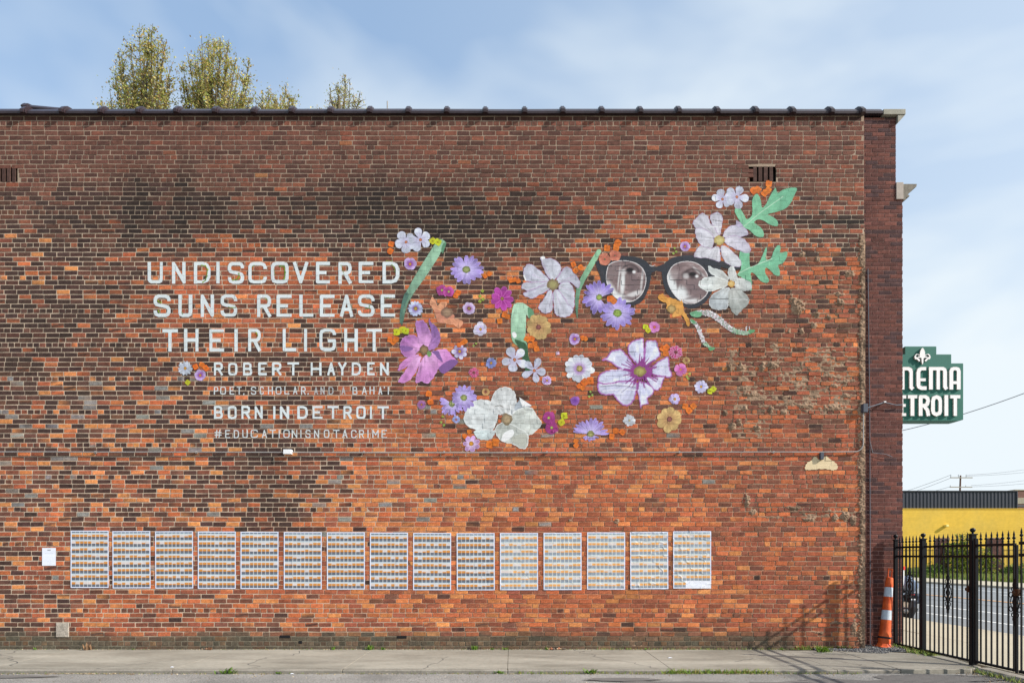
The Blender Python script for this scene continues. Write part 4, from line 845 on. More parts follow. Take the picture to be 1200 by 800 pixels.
traced('painted_flower', 'large white painted magnolia-like bloom just above the conduit', [
    ([(543.5, 488), (548, 478), (557, 469), (568, 468), (578, 472), (584, 484), (580, 500), (574, 506), (562, 505), (549, 500), (544, 494)], (212, 216, 216), (196, 200, 200), (226, 230, 228), 1.2),
    ([(573, 478), (579, 460), (588, 453.5), (596, 453.5), (603, 459), (605, 466), (606, 480), (598, 487), (586, 486), (574, 482)], (200, 202, 202), (214, 216, 216), (224, 226, 226), 1),
    ([(603, 476), (610, 468), (617, 472), (622, 476), (616, 480), (606, 484)], (150, 158, 166), (176, 182, 188), None, 1),
    ([(598, 488), (610, 478), (623, 477.5), (629, 486), (635, 496), (628, 505), (620, 510), (606, 508), (597, 500)], (206, 210, 204), (190, 194, 188), (228, 230, 226), 1),
    ([(583, 512), (580, 502), (590, 494), (606, 500), (619, 509), (617.5, 524), (610, 525.5), (601, 520.5), (590, 518)], (196, 200, 194), (176, 180, 174), (232, 234, 230), 1.2),
    ([(555, 505), (566, 504), (579, 504), (580, 508), (575, 514.5), (566, 515.5), (559, 513)], (196, 208, 208), (210, 214, 214), None, 1)],
    (594, 491), (6.2, 6.8, (172, 152, 120), (128, 112, 88)), cell=.006, post=lambda c: (c.poly([(608, 465), (616, 470), (624, 475.5), (612, 476)], (246, 246, 242), smooth=False), c.poly([(590, 508), (600, 503), (602, 509), (594, 516), (588, 517)], (238, 240, 238)), c.poly([(600, 513), (612, 508), (618, 511), (616, 523), (604, 520)], (182, 184, 174)), crease(c, [(580, 476), (586, 475), (590, 477)], (120, 118, 112), 1.2, .8), crease(c, [(586, 487), (592, 484), (597, 487)], (126, 112, 92), 1.4, .8), crease(c, [(560, 492), (580, 492), (586, 496)], (176, 178, 176), 1.5, .6), crease(c, [(620, 485), (622, 500), (619, 509)], (168, 172, 164), 1, .6), crease(c, [(553, 478), (560, 486), (572, 488)], (222, 226, 226), 2, .6)))
traced('painted_flower', 'large white-lilac painted blossom above the right spectacle lens', [
    ([(817, 254), (823, 249.5), (830, 254), (833, 262), (841, 268), (843, 276), (838, 280), (827, 272), (816, 268), (811.5, 261)], (192, 190, 200), (204, 200, 208), PE, .8),
    ([(832, 253), (841, 248.5), (847, 255), (845.5, 268), (843, 276), (834, 262)], (196, 194, 204), (206, 202, 210), PE, .8),
    ([(815, 268), (825, 268), (836, 277), (835, 290), (828, 292), (819, 285), (815, 276)], (198, 196, 206), (206, 204, 212), PE, .8),
    ([(847, 278), (852, 267), (862, 263.5), (873, 267), (876.5, 275), (862, 279)], (188, 186, 200), (202, 198, 208), PE, .8),
    ([(863, 258), (870, 263), (870, 266), (863, 265)], (180, 172, 196), None, None, 1),
    ([(848, 280), (860, 276), (873, 281), (880, 291), (877, 297), (866, 294), (852, 287)], (188, 184, 198), (204, 200, 210), PE, .8),
    ([(813, 299), (820, 288), (832, 291), (842, 288.5), (844.5, 300), (843, 307), (830, 303), (816, 302)], (202, 200, 208), (208, 206, 212), PE, .8),
    ([(844, 290), (850, 288), (860, 296), (868, 305), (868, 312), (858, 312.5), (848, 305)], (200, 200, 206), (208, 206, 212), PE, .8)],
    (843, 281.5), (6, 5.6, (204, 190, 128), (180, 160, 100)), veins=lambda c: (crease(c, [(832, 266), (845, 266)], (240, 240, 240), 1, .8), crease(c, [(835, 258), (846, 259.5)], (110, 104, 100), 1, .7)))
traced('painted_flower', 'white painted lily-like flower overlapping the right spectacle lens', [
    ([(862, 328), (869, 325.5), (880, 331.5), (879.5, 340), (868, 340.5), (861, 336)], (184, 188, 186), (206, 206, 202), None, 1),
    ([(831, 352), (836, 344), (850, 337), (856, 339), (854, 350), (852, 361.5), (839, 363), (832, 359)], (168, 174, 178), (200, 204, 204), (216, 218, 218), .9),
    ([(856, 338.5), (865, 338), (877, 348), (877, 356), (870, 363), (863, 369.5), (856, 362), (853, 350)], (150, 154, 150), (186, 188, 184), None, 1),
    ([(854, 326), (853, 316), (859, 311.5), (862.5, 319), (864, 326), (858, 331)], (206, 208, 206), (196, 196, 192), None, 1),
    ([(830, 311), (836, 314), (846, 317), (854, 326), (850, 330), (838, 324), (831, 319)], (206, 210, 208), (196, 196, 192), (222, 224, 222), .8),
    ([(818, 334), (824, 326), (838, 324), (852, 328.5), (854, 334), (840, 340), (828, 341.5)], (212, 216, 214), (198, 198, 192), (224, 226, 224), .9)],
    (857, 332.5), (4, 4, (214, 184, 120), (196, 150, 80)), veins=lambda c: (crease(c, [(832, 349.6), (846, 350.4), (854, 350)], (70, 72, 74), .9, .8), crease(c, [(856, 350), (876, 351)], (226, 226, 226), .8, .7)))
# fallen petals: peach and gold
traced('painted_petals', 'peach painted crumpled petals with a mottled centre right of the green stem', [
    ([(507, 348), (504, 352), (503.5, 356), (507, 362), (512, 369), (517, 368), (513, 359), (510, 352)], (212, 150, 116), (196, 128, 100), (224, 160, 124), .6),
    ([(513, 359), (517, 354), (524, 354), (523.5, 358), (519, 365), (514, 364)], (214, 152, 116), (200, 132, 104), None, 1),
    ([(510, 363), (520, 366), (531, 368), (532, 374), (524, 378), (513, 377.5)], (204, 138, 112), (190, 124, 104), None, 1),
    ([(520, 375), (532, 373), (540, 375), (543, 378), (538, 385), (532, 381), (524, 380)], (220, 152, 118), (206, 140, 108), (228, 164, 130), .6)],
    (524, 366), (7, 6, (160, 132, 108), (130, 100, 84)), cell=.005)
traced('painted_petals', 'golden orange painted crumpled petals between the spectacle lenses and the spikes', [
    ([(771, 347), (776, 344), (781, 348), (789, 349.5), (797, 353), (799, 351), (801, 359), (801, 366), (797, 370), (789, 370.5), (787, 366), (781, 362), (781, 356), (773, 352)], (206, 142, 64), (216, 160, 84), (222, 158, 76), .7),
    ([(798, 362), (804, 368), (808.5, 377), (807.5, 382), (805, 381.5), (802, 374), (798, 369), (790, 372), (788, 369)], (208, 148, 70), (216, 158, 86), None, 1)],
    (787, 362), (5, 5, (190, 160, 104), (150, 120, 70)), cell=.005)
# flower spikes
def spike(pts, label, seed):
    r = random.Random(seed); cv = Canvas(*box_of(pts, 6), .0045); cv.stroke(pts, (150, 158, 150), 5, flat=False); n = len(pts)-1
    for k in range(int(70*n/3)):
        q = r.random()*n; i = min(int(q), n-1); f = q-i; a, b = pts[i], pts[i+1]; x_, y_, w_ = [a[j]+(b[j]-a[j])*f for j in range(3)]
        u = q/n; g = u > .7 or u < .08; ang = r.uniform(0, 6.28); rr = w_*.55*math.sqrt(r.random())
        c = r.choice([(226, 222, 226), (196, 168, 178), (206, 200, 206)]) if not g else r.choice([(104, 160, 118), (150, 184, 150), (176, 196, 176)])
        cv.disc(x_+rr*math.cos(ang), y_+rr*math.sin(ang), r.uniform(.5, .95), c=c, seed=k)
    cv.poly([(pts[-1][0]-5, pts[-1][1]-2), (pts[-1][0]+2, pts[-1][1]-2.4), (pts[-1][0]+2.5, pts[-1][1]), (pts[-1][0]-3, pts[-1][1]+2.2)], (92, 150, 106)); cv.film('painted_spike', label)
spike([(812, 368, 6), (820, 366, 6), (830, 367, 7), (838, 370.5, 7), (846, 377, 6.5), (854, 384, 6), (862, 388.5, 6), (872, 390.5, 5), (882, 388.5, 3)], 'long white and pink painted flower spike with a green tip', 1)
spike([(810, 376, 3), (815, 379, 4.5), (819, 386, 4.5), (822, 394, 4.5), (825, 401, 4), (829, 405, 3.5), (835, 409, 2)], 'shorter drooping white and green painted flower spike', 2)
cv = Canvas(806, 362, 826, 380, .005); cv.poly([(808, 367), (814, 364.5), (822, 366), (821, 371), (813, 371.5)], (106, 162, 124), vein=.3); cv.poly([(809, 374), (813, 375), (817, 380), (813, 380)], (92, 152, 108)); cv.film('painted_leaf', 'small green painted sheath at the left end of the flower spikes')

# ---- flowers built by rule: x, y, r, then keywords
WH, LV, BL = (222, 224, 240), (168, 146, 214), (172, 178, 224)
def fl(label, items, cell=.005):
    xs = [i[0]-i[2]*1.25 for i in items]+[i[0]+i[2]*1.25 for i in items]; yy = [i[1]-i[2]*1.25 for i in items]+[i[1]+i[2]*1.25 for i in items]
    cv = Canvas(min(xs)-1, min(yy)-1, max(xs)+1, max(yy)+1, cell)
    for x, y, r, k in items:
        k = dict(k); 
        cv.flower(x, y, r, **k)
    return cv.film('painted_flower', label)
w5 = dict(n=5, c=(214, 218, 234), c2=(188, 182, 208), cc=(196, 120, 84), cr=.13, wide=.84, tip=.62, edge=(196, 196, 222), ew=.6)
fl('pair of white five-petalled painted blossoms above the green stem by the word UNDISCOVERED', [(475.8, 283.8, 13.5, w5), (492.8, 281, 14, dict(w5, seed=3))])
fl('pair of white five-petalled painted blossoms at the top right of the mural', [(846.5, 233.6, 12.5, w5), (863.5, 231, 14, dict(w5, seed=5))])
fl('left white star-shaped painted blossom below the green ribbon', [(603, 421.5, 15.5, dict(w5, a0=100, wide=.8))])
fl('right white star-shaped painted blossom below the green ribbon', [(626, 434.2, 15, dict(w5, a0=78, wide=.72))])
dz = dict(n=17, c=LV, c2=(196, 182, 230), cc=(150, 158, 104), cr=.24, wide=1.18, tip=.68, edge=(190, 178, 226), ew=.5)
fl('lavender painted daisy right of the curved stem, petals spread wide', [(546.5, 316, 20, dict(dz, ry=17)), ], .005)
fl('violet painted daisy tucked beneath the left spectacle rim', [(702, 348.5, 20, dict(dz, n=15, a0=60, arc=280, c=(148, 128, 206), cc=(158, 176, 92), cr=.18))])
fl('lavender painted daisy with green centre below the left spectacle lens', [(723.5, 367, 21, dict(dz, ry=19, cc=(152, 178, 86), c=(158, 140, 212)))])
fl('left one of two joined blue-violet painted daisies above the white bloom', [(529.5, 473, 15, dict(dz, n=13, a0=-10, arc=230, cc=(158, 166, 110), cr=.25))])
fl('right one of two joined blue-violet painted daisies above the white bloom', [(543.5, 466, 15.5, dict(dz, n=15, cc=(158, 166, 100), cr=.25))])
fl('fan-shaped lavender painted half daisy right of the magenta pair', [(692, 508, 21.5, dict(dz, n=13, a0=178, arc=186, ry=19, cc=(166, 164, 104), cr=.2)), (692, 509, 11, dict(dz, n=6, a0=20, arc=140, cr=.36, ry=8, cc=(166, 164, 104)))])
fl('magenta painted flower left of the big grey-lilac flower', [(588.5, 350, 14.5, dict(n=9, c=(184, 72, 166), c2=(160, 50, 140), cc=(150, 116, 62), cr=.15, wide=1.1, edge=(206, 110, 190), ew=.7))])
fl('white scalloped painted daisy with a yellow centre below the slim stem', [(679, 432, 17.5, dict(n=13, c=(222, 226, 238), c2=(206, 196, 222), cc=(184, 166, 104), cr=.22, wide=1.5, halo=(160, 110, 176)))])
tn = dict(n=10, c=(200, 168, 112), c2=(176, 134, 92), cc=(150, 90, 84), cr=.2, wide=1.35, tip=.7, edge=(176, 146, 96), ew=.6)
fl('tan scalloped painted flower beside the green ribbon', [(631, 383.3, 15, tn)])
fl('tan painted flower with rounded petals low in the mural right of the lavender half daisy', [(784.5, 491, 15.5, dict(tn, n=8, wide=1.15))])
sm1 = dict(n=6, c=(198, 172, 222), c2=(134, 44, 148), cc=(196, 140, 74), cr=.25, wide=1.25)
SM = [
 (480.5, 309.5, 7.6, sm1, 'small purple-centred painted flower just right of the last D of UNDISCOVERED'),
 (487, 361.5, 9.4, dict(n=14, c=(190, 198, 228), c2=(178, 176, 216), cc=(180, 150, 70), cr=.26, wide=1.4, halo=(120, 70, 150)), 'small pale blue painted daisy right of the lower green stem'),
 (549.7, 361.5, 7.8, dict(n=7, c=(204, 186, 220), c2=(150, 70, 150), cc=(140, 110, 70), cr=.3, wide=1.3), 'small pale flower with magenta centre above the white one, right of the peach petals'),
 (563, 385.8, 8.8, dict(n=6, c=(222, 216, 234), c2=(190, 176, 220), cc=(204, 156, 70), cr=.2, wide=1.1), 'small white painted flower with yellow eye beneath the magenta flower'),
 (538.7, 411.8, 9.6, dict(n=7, c=(216, 214, 238), c2=(110, 60, 130), edge=(140, 96, 170), ew=.7, cc=(204, 150, 60), cr=.2, wide=1.0), 'small white painted flower with dark purple heart by the big pink flower'),
 (555.3, 436.6, 6.3, dict(n=12, c=(192, 72, 118), c2=(170, 50, 100), edge=(214, 160, 188), ew=.45, cc=(130, 70, 70), cr=.28, wide=1.5), 'round crimson painted flower with pale rim left of the star blossoms'),
 (575.5, 425.3, 6.6, dict(n=10, c=(130, 140, 190), c2=(110, 110, 170), cc=(190, 140, 60), cr=.26, wide=1.4), 'small dusty blue painted flower left of the star-shaped blossoms'),
 (673.5, 397.3, 7, sm1, 'small lilac painted flower right of the tan scalloped flower'),
 (641, 445.8, 5.8, dict(sm1, edge=(214, 206, 232), ew=.8), 'small purple painted flower right below the star-shaped blossoms'),
 (653.5, 413.8, 2.2, dict(n=4, c=(220, 190, 216), cr=0, wide=1.2), 'tiny pale pink painted speck between the ribbon and the white daisy'),
 (534.5, 491.5, 4.8, dict(n=9, c=(158, 168, 212), c2=(130, 130, 190), cc=(180, 110, 80), cr=.26, wide=1.4), 'tiny blue painted flower left of the large white bloom'),
 (552.2, 519.6, 10, dict(n=7, c=(196, 152, 206), c2=(226, 200, 228), cc=(214, 150, 50), cr=.27, wide=1.0, edge=(214, 186, 226), ew=.8), 'pink two-toned painted flower resting on the conduit line'),
 (569, 459.2, 4.8, dict(n=5, c=(190, 152, 100), c2=(160, 112, 80), cc=(140, 80, 70), cr=.3, wide=1.2), 'tiny tan painted flower above the large white bloom'),
 (494, 474, 5.2, dict(n=5, c=(176, 120, 168), c2=(140, 80, 150), cc=(180, 120, 70), cr=.28, wide=1.2), 'tiny mauve painted flower below the big pink flower'),
 (674, 469.3, 5.6, dict(n=6, c=(150, 96, 180), c2=(110, 60, 150), cr=0, wide=1.3), 'small violet painted flower left of the largest white and lilac flower'),
 (737.5, 492.5, 7.4, dict(n=10, c=(212, 214, 220), c2=(180, 186, 196), cc=(190, 170, 110), cr=.16, wide=1.3), 'small white painted flower between the lavender half daisy and the tan flower'),
 (767, 383.3, 6.8, dict(n=6, c=(216, 140, 200), c2=(196, 100, 176), cc=(200, 110, 70), cr=.25, wide=1.25), 'small bright pink painted flower below the spectacle bridge'),
 (792, 412.8, 8.4, dict(n=13, c=(196, 84, 136), c2=(164, 50, 104), edge=(222, 180, 206), ew=.6, cc=(120, 60, 60), cr=.24, wide=1.5), 'round crimson painted flower with white rim right of the largest flower'),
 (804.3, 422.2, 4.8, dict(n=7, c=(190, 156, 104), c2=(160, 120, 80), cc=(150, 90, 70), cr=.3, wide=1.3), 'tiny tan painted flower under the round crimson flower'),
 (797.5, 433, 8, dict(n=4, c=(214, 130, 190), c2=(190, 80, 160), cc=(214, 150, 70), cr=.16, wide=.9, a0=20), 'ragged pink painted flower right of the largest white and lilac flower'),
 (821.5, 453, 8.2, dict(n=10, c=(206, 202, 232), c2=(180, 176, 220), cc=(210, 160, 70), cr=.2, wide=1.3), 'pale lavender painted daisy at the far right edge of the flower cloud'),
 (790.5, 467.6, 6.8, dict(n=6, c=(190, 172, 224), c2=(214, 206, 236), cc=(208, 150, 70), cr=.25, wide=1.1), 'small lilac painted star flower above the low tan flower'),
 (802.5, 289, 6.2, sm1, 'small purple painted flower left of the large white-lilac blossom'),
 (217.2, 431.5, 9, dict(n=14, c=(196, 202, 214), c2=(176, 182, 200), cc=(204, 150, 60), cr=.2, wide=1.3), 'white painted daisy left of the name ROBERT HAYDEN'),
 (234.7, 439.7, 7, sm1, 'small purple painted flower left of the name ROBERT HAYDEN'),
]
for x, y, r, k, lab in SM: fl(lab, [(x, y, r, k)], .0045)
mg = dict(n=5, c=(176, 66, 142), c2=(150, 50, 116), cc=(176, 190, 96), cr=.22, wide=1.4)
fl('pair of magenta painted flowers above the peach petals', [(518, 340, 6.3, dict(mg, c=(186, 80, 156))), (526, 341.8, 6.3, dict(mg, c=(186, 80, 156)))], .0045)
fl('pair of magenta painted flowers with green eyes right of the large white bloom', [(643, 489.5, 7.6, mg), (646.5, 501, 7.8, dict(mg, seed=2))], .0045)
fl('pair of salmon painted flowers at the left corner of the spectacles', [(708.5, 304, 7.5, dict(n=5, c=(206, 128, 104), c2=(190, 108, 88), cc=(120, 120, 84), cr=.15, wide=1.4)), (720.5, 299.5, 6.5, dict(n=5, c=(206, 128, 104), c2=(180, 100, 84), cc=(120, 110, 84), cr=.15, wide=1.4))], .0045)
YL, OR = (206, 206, 44), (230, 120, 42)
BITS = [
 (YL, 4, 'yellow', 'above the green stem near UNDISCOVERED', [(507, 282.5), (513, 283.8)]), (YL, 4, 'yellow', 'left of the big pink flower', [(464.8, 389), (472, 386.5), (475.5, 387.5)]),
 (YL, 4, 'yellow', 'right of the magenta pair by the white bloom', [(661.3, 487.3), (658, 494.5)]), (YL, 3.2, 'yellow', 'beside the small bright pink flower', [(756.5, 383), (759.5, 387)]),
 (YL, 3.3, 'yellow', 'right of the pale lavender daisy', [(832, 458.5), (836, 455.5)]), (YL, 3.1, 'yellow', 'under the daisy left of ROBERT HAYDEN', [(220.3, 448.2)]),
 (OR, 3.6, 'orange', 'left of the white pair by UNDISCOVERED', [(458.5, 286), (457.5, 294.5)]), (OR, 2.7, 'orange', 'right of the lavender daisy near the stem', [(568.3, 323.5), (573.3, 321)]),
 (OR, 3.2, 'orange', 'under the upper magenta pair', [(534, 346.2), (537, 343)]), (OR, 3.4, 'orange', 'below the last E of RELEASE', [(457, 398), (461, 400.5), (464.5, 397.5)]),
 (OR, 2.8, 'orange', 'above the white flower with dark purple heart', [(538, 404.5), (542, 402), (545, 400)]), (OR, 1.9, 'orange', 'dot left of the dusty blue flower', [(565, 426.3)]),
 (OR, 3.4, 'orange', 'between the green ribbon and star blossoms', [(617.5, 397.3), (623, 397), (622, 405), (627, 403.5), (629, 409)]), (OR, 3.3, 'orange', 'below the magenta flower', [(591, 369), (595, 371), (585.5, 376)]),
 (OR, 2.8, 'orange', 'right of the small lilac flower', [(682.5, 396), (686, 396.8)]), (OR, 3.6, 'orange', 'above the two joined daisies', [(502.5, 461.5), (504.5, 471)]),
 (OR, 4.3, 'orange', 'under the large white bloom', [(574, 520.5), (580.5, 518)]), (OR, 2.7, 'orange', 'left below the large white bloom', [(550, 505.5), (544.5, 511)]),
 (OR, 4.4, 'orange', 'under the white scalloped daisy', [(685, 447.5), (691.5, 445.8)]), (OR, 2.8, 'orange', 'left under the white scalloped daisy', [(678.5, 452), (682.5, 454.5)]),
 (OR, 3.6, 'orange', 'right above the largest flower', [(776.5, 408), (781, 407), (780, 414)]), (OR, 3.6, 'orange', 'right of the lavender half daisy', [(721.5, 505), (729, 506), (717, 511)]),
 (OR, 3.0, 'orange', 'left of the lavender half daisy near the conduit', [(675, 516.5), (675.2, 521.8)]), (OR, 3.6, 'orange', 'right of the low tan flower', [(803, 476), (807.5, 481), (812.5, 475.5)]),
 (OR, 4, 'orange', 'above the salmon pair at the spectacles', [(711.5, 291), (722, 290.5), (724, 285)]), (OR, 4.1, 'orange', 'between the violet and lavender daisies', [(715, 350), (718.5, 352.3)]),
 (OR, 3.2, 'orange', 'left of the slim stem at the spectacles', [(674.5, 317.5), (680.5, 313.5), (672, 310)]), (OR, 4, 'orange', 'left of the large upper leaf', [(883, 223.5), (888, 222.3), (896, 226.5), (900, 223), (900.8, 215.3)]),
 (OR, 3.3, 'orange', 'above the purple flower left of ROBERT HAYDEN', [(229.3, 429.8), (236.7, 427.2), (241.5, 431.2)]), (OR, 2.8, 'orange', 'left of the big grey-lilac flower', [(573.3, 320.5), (598.5, 329), (603, 328), (607.5, 329.5)]),
 ((150, 170, 70), 1.9, 'pale green bud', 'right of the magenta pair near the stem', [(565.3, 341), (562.5, 347), (566, 350.5), (562.3, 353)]), ((150, 180, 90), 1.4, 'pale green bud', 'left of the largest flower', [(692, 459), (690.5, 464.5), (694, 463)]),
 ((160, 180, 90), 1.5, 'pale green bud', 'right of the ragged pink flower', [(805, 441), (808, 438), (806.5, 443.5)]), ((150, 172, 80), 1.6, 'pale green bud', 'left of the tiny blue flower', [(519, 488), (517, 494.5), (520.5, 498)]), ((150, 172, 80), 1.4, 'pale green bud', 'above the right lens', [(792.5, 295), (789, 297), (790.5, 291)]),
 ((150, 172, 80), 1.3, 'pale green bud', 'right of the big pink flower top', [(555, 405), (558, 402.5)]),
]
for c, r, nm, where, pp in BITS:
    cv = Canvas(*box_of(pp, r*1.4+1), .0045)
    for i, (x, y) in enumerate(pp): cv.flower(x, y, r, n=4, c=tuple(v*random.uniform(.93, 1.05) for v in c), c2=tuple(min(255, v*.9) for v in c), cr=.22 if r > 3 else 0, cc=(200, 110, 40) if nm != 'yellow' else (170, 150, 30), wide=1.25)
    cv.film('painted_blossom', f'tiny {nm} painted blossom{"s" if len(pp) > 1 else ""} {where}')
# sprigs of vine inside some letters
VN = [([(236.5, 311), (241, 311.5), (243.5, 316), (242.5, 324), (241, 328), (238, 331)], 1.6), ([(273.5, 328), (277, 327.8), (280.5, 324.5), (280.5, 321)], 1.7), ([(328, 311.5), (333, 312.5), (334.3, 319), (333.5, 327)], 2.0), ([(321.5, 316), (322, 322)], .9), ([(296, 313), (298, 311)], .9),
      ([(185, 352), (187, 354), (189, 354.5)], 1.6), ([(185.5, 364), (187, 366)], 1.6), ([(268, 360), (273, 360.5), (276, 360)], 1.3), ([(400, 311), (402.5, 318), (403.3, 322)], .9), ([(459, 310), (462, 313), (463.3, 319)], 1.1), ([(429, 362), (433, 361), (433.5, 358)], 1.2), ([(300.5, 390), (302, 393)], 1.5), ([(249, 389.3), (258, 389.5)], .8), ([(453, 305.5), (459, 305.8)], 1), ([(213.5, 366), (214.5, 368)], .9), ([(311, 349.5), (313, 352)], 1.1), ([(451, 348.5), (456, 348.8)], .8), ([(411, 357), (412.5, 363)], .7)]
for pts, w_ in VN:
    cv = Canvas(*box_of(pts, 3), .0045); cv.stroke(pts, (104, 140, 40), w_*.75, a=.95, flat=False); r = random.Random(int(pts[0][0]))
    for x, y in pts: cv.disc(x+r.uniform(-.5, .5), y+r.uniform(-.5, .5), w_*.6, c=r.choice([(150, 168, 40), (84, 124, 44), (130, 160, 50)]), seed=x)
    cv.film('painted_vine', None)

# ================================================================ PAPERS ON THE WALL
BX = [83, 132, 182, 232, 282, 332.7, 383.2, 433.6, 484.2, 535.3, 586, 637, 688, 738.5, 788.8]
BT = [621.3, 621.8, 622, 622.3, 622.6, 623, 623.2, 623.6, 624, 624.2, 624, 623.8, 623.3, 622.8, 622]
WHERE = ['first of the fifteen pasted posters, the one beside the small white notice', 'second pasted poster from the notice end, with many sharp gold cells', 'third pasted poster from the notice end', 'fourth pasted poster from the notice end', 'fifth pasted poster from the notice end', 'sixth pasted poster from the notice end', 'seventh pasted poster from the notice end',
         'middle poster of the fifteen, right of the box fitting on the conduit', 'ninth pasted poster, seventh before the torn corner one', 'tenth pasted poster, sixth before the torn corner one', 'eleventh pasted poster, fourth before the torn corner one', 'twelfth pasted poster, third before the torn corner one', 'third last pasted poster, smooth and pale with soft gold bands', 'second last pasted poster, badly wrinkled across the middle', 'last pasted poster at the pier end, white patch in its lower corner']
WHERE[10] = 'eleventh pasted poster, with four more between it and the wall end'; WHERE[11] = 'twelfth pasted poster, with three more between it and the wall end'
WHERE[8] = 'ninth pasted poster, with six more between it and the wall end'; WHERE[9] = 'tenth pasted poster, with five more between it and the wall end'
for i, (bx, bt) in enumerate(zip(BX, BT)):
    W_, H_ = (44.8, 67) ; cell = .0065; r = random.Random(30+i); nr = np.random.default_rng(50+i)
    xs = np.arange(PX(bx), PX(bx+W_), cell); zs = np.arange(PZ(bt+H_), PZ(bt), cell); GX_, GZ_ = np.meshgrid(xs, zs)
    u = (GX_-xs[0])/(xs[-1]-xs[0]); v = 1-(GZ_-zs[0])/(zs[-1]-zs[0])          # 0..1, v down
    uu = (u*W_-1.0)/(W_-2.0)*9; vv = (v*H_-.9)/(H_-1.8)*8.2                      # nine columns, rows of photographs
    ci_ = np.clip(np.floor(uu), 0, 8).astype(int); row = vv+.62; ri = np.clip(np.floor(row), 0, 9).astype(int); ph = row-np.floor(row)
    fade = .45 if i < 5 else .6 if i < 9 else .8
    pal = lambda c: np.array(lin(c))*KA
    gold_on = nr.random((10, 9)) > (.03+.13*min(abs(ri.max()*0+i-3), 3)/3 if i < 9 else .12); gold_on[:2] |= i == 0
    lowg = nr.random((10, 9)) > .25; g = gold_on[ri, ci_]; lg = lowg[ri, ci_]
    gold = pal((200, 134, 60)) if i < 10 else pal((220, 156, 82)); dark = pal((70, 76, 92)) if i < 10 else pal((116, 128, 144)); pale = pal((206, 208, 206)) if i < 10 else pal((214, 214, 204)); pink = pal((208, 194, 188)); blue = pal((140, 164, 182))
    Cc = np.zeros(GX_.shape+(3,)); k = lambda a, b, s=.05: (sstep(a-s, a+s, ph)*(1-sstep(b-s, b+s, ph)))[..., None]
    Cc[:] = pale; gm = k(.08, .44, .05 if i < 10 else .10)
    Cc = Cc*(1-gm)+np.where((g & (lg | (ph > .24)))[..., None], gold, pink)*gm
    dmk = k(.42, .80, .05 if i < 10 else .11); Cc = Cc*(1-dmk)+dark*(.85+.3*nr.random((10, 9))[ri, ci_])[..., None]*dmk
    ml = k(.58, .63, .02); Cc = Cc*(1-ml*.5)+pale*ml*.5
    bl = k(.80, .90, .04); Cc = Cc*(1-bl)+blue*bl; lt = k(.0, .05, .04); Cc = Cc*(1-lt*.6)+blue*lt*.6
    gl = (np.abs(uu-np.round(uu)) < .075); Cc[gl] = Cc[gl]*.35+pale*.65
    gh = (ph > .95) | (ph < .015); Cc[gh] = pale
    m = (u*W_ < 1.1) | (u*W_ > W_-1.2) | (v*H_ < 1.0) | (v*H_ > H_-1.1); Cc[m] = pal((210, 216, 236))
    if i == 14: m = (u > .335) & (v > .865); Cc[m] = pal((222, 224, 234))
    h = surf(GX_, GZ_)
    for _ in range(4): h = np.maximum(h, .25*(np.roll(h, 1, 0)+np.roll(h, -1, 0)+np.roll(h, 1, 1)+np.roll(h, -1, 1)))
    wr = .0008+.0007*(fbm(GX_*12+i*9, GZ_*22, 3)-.3)
    if i >= 9:
        amp = .0022 if i < 13 else .0055; f = fbm(GX_*4+i*5+GZ_*2.2, GZ_*7-GX_*2.5, 3); wr = wr+amp*np.clip(1-np.abs(f-.5)*14, 0, 1)+.002*fbm(GX_*20, GZ_*14+i, 2)
    h = h+np.clip(wr, .001, .02)+.0018; cx, cz = GX_.mean(), GZ_.mean(); ny, nx = GX_.shape; ii = np.arange(ny*nx).reshape(ny, nx)
    o = raw_mesh('wall_poster', np.stack([GX_-cx, -h, GZ_-cz], -1).reshape(-1, 3), np.stack([ii[:-1, :-1], ii[:-1, 1:], ii[1:, 1:], ii[1:, :-1]], -1).reshape(-1, 4), np.concatenate([np.clip(Cc.reshape(-1, 3), 0, .85), np.ones((ny*nx, 1))], 1), M['paper'])
    o.location = (cx, 0, cz); o.rotation_euler = (0, R_(r.uniform(-.35, .35)), 0); tag(o, WHERE[i], 'poster', 'posters pasted in a row low on the wall')
GX_, GZ_ = np.meshgrid(np.arange(PX(49.5), PX(66), .008), np.arange(PZ(662.3), PZ(641.5), .008)); h = surf(GX_, GZ_)
for _ in range(5): h = np.maximum(h, .25*(np.roll(h, 1, 0)+np.roll(h, -1, 0)+np.roll(h, 1, 1)+np.roll(h, -1, 1)))
u = (GX_-GX_.min())/(GX_.max()-GX_.min()); v = 1-(GZ_-GZ_.min())/(GZ_.max()-GZ_.min()); Cc = np.broadcast_to(lin((222, 226, 236))*KA, GX_.shape+(3,)).copy()
ms_ = (np.abs(v-.12) < .02) & (np.abs(u-.5) < .14); Cc[ms_] *= .35
for q in np.linspace(.3, .62, 5): Cc[(np.abs(v-q) < .008) & (u > .15) & (u < .8)] *= .82
ny, nx = GX_.shape; ii = np.arange(ny*nx).reshape(ny, nx); cx, cz = GX_.mean(), GZ_.mean()
o = raw_mesh('paper_notice', np.stack([GX_-cx, -h-.0015, GZ_-cz], -1).reshape(-1, 3), np.stack([ii[:-1, :-1], ii[:-1, 1:], ii[1:, 1:], ii[1:, :-1]], -1).reshape(-1, 4), np.concatenate([Cc.reshape(-1, 3), np.ones((ny*nx, 1))], 1), M['paper'])
o.location = (cx, 0, cz); tag(o, 'small white paper notice pasted on the bricks at the start of the poster row', 'notice')

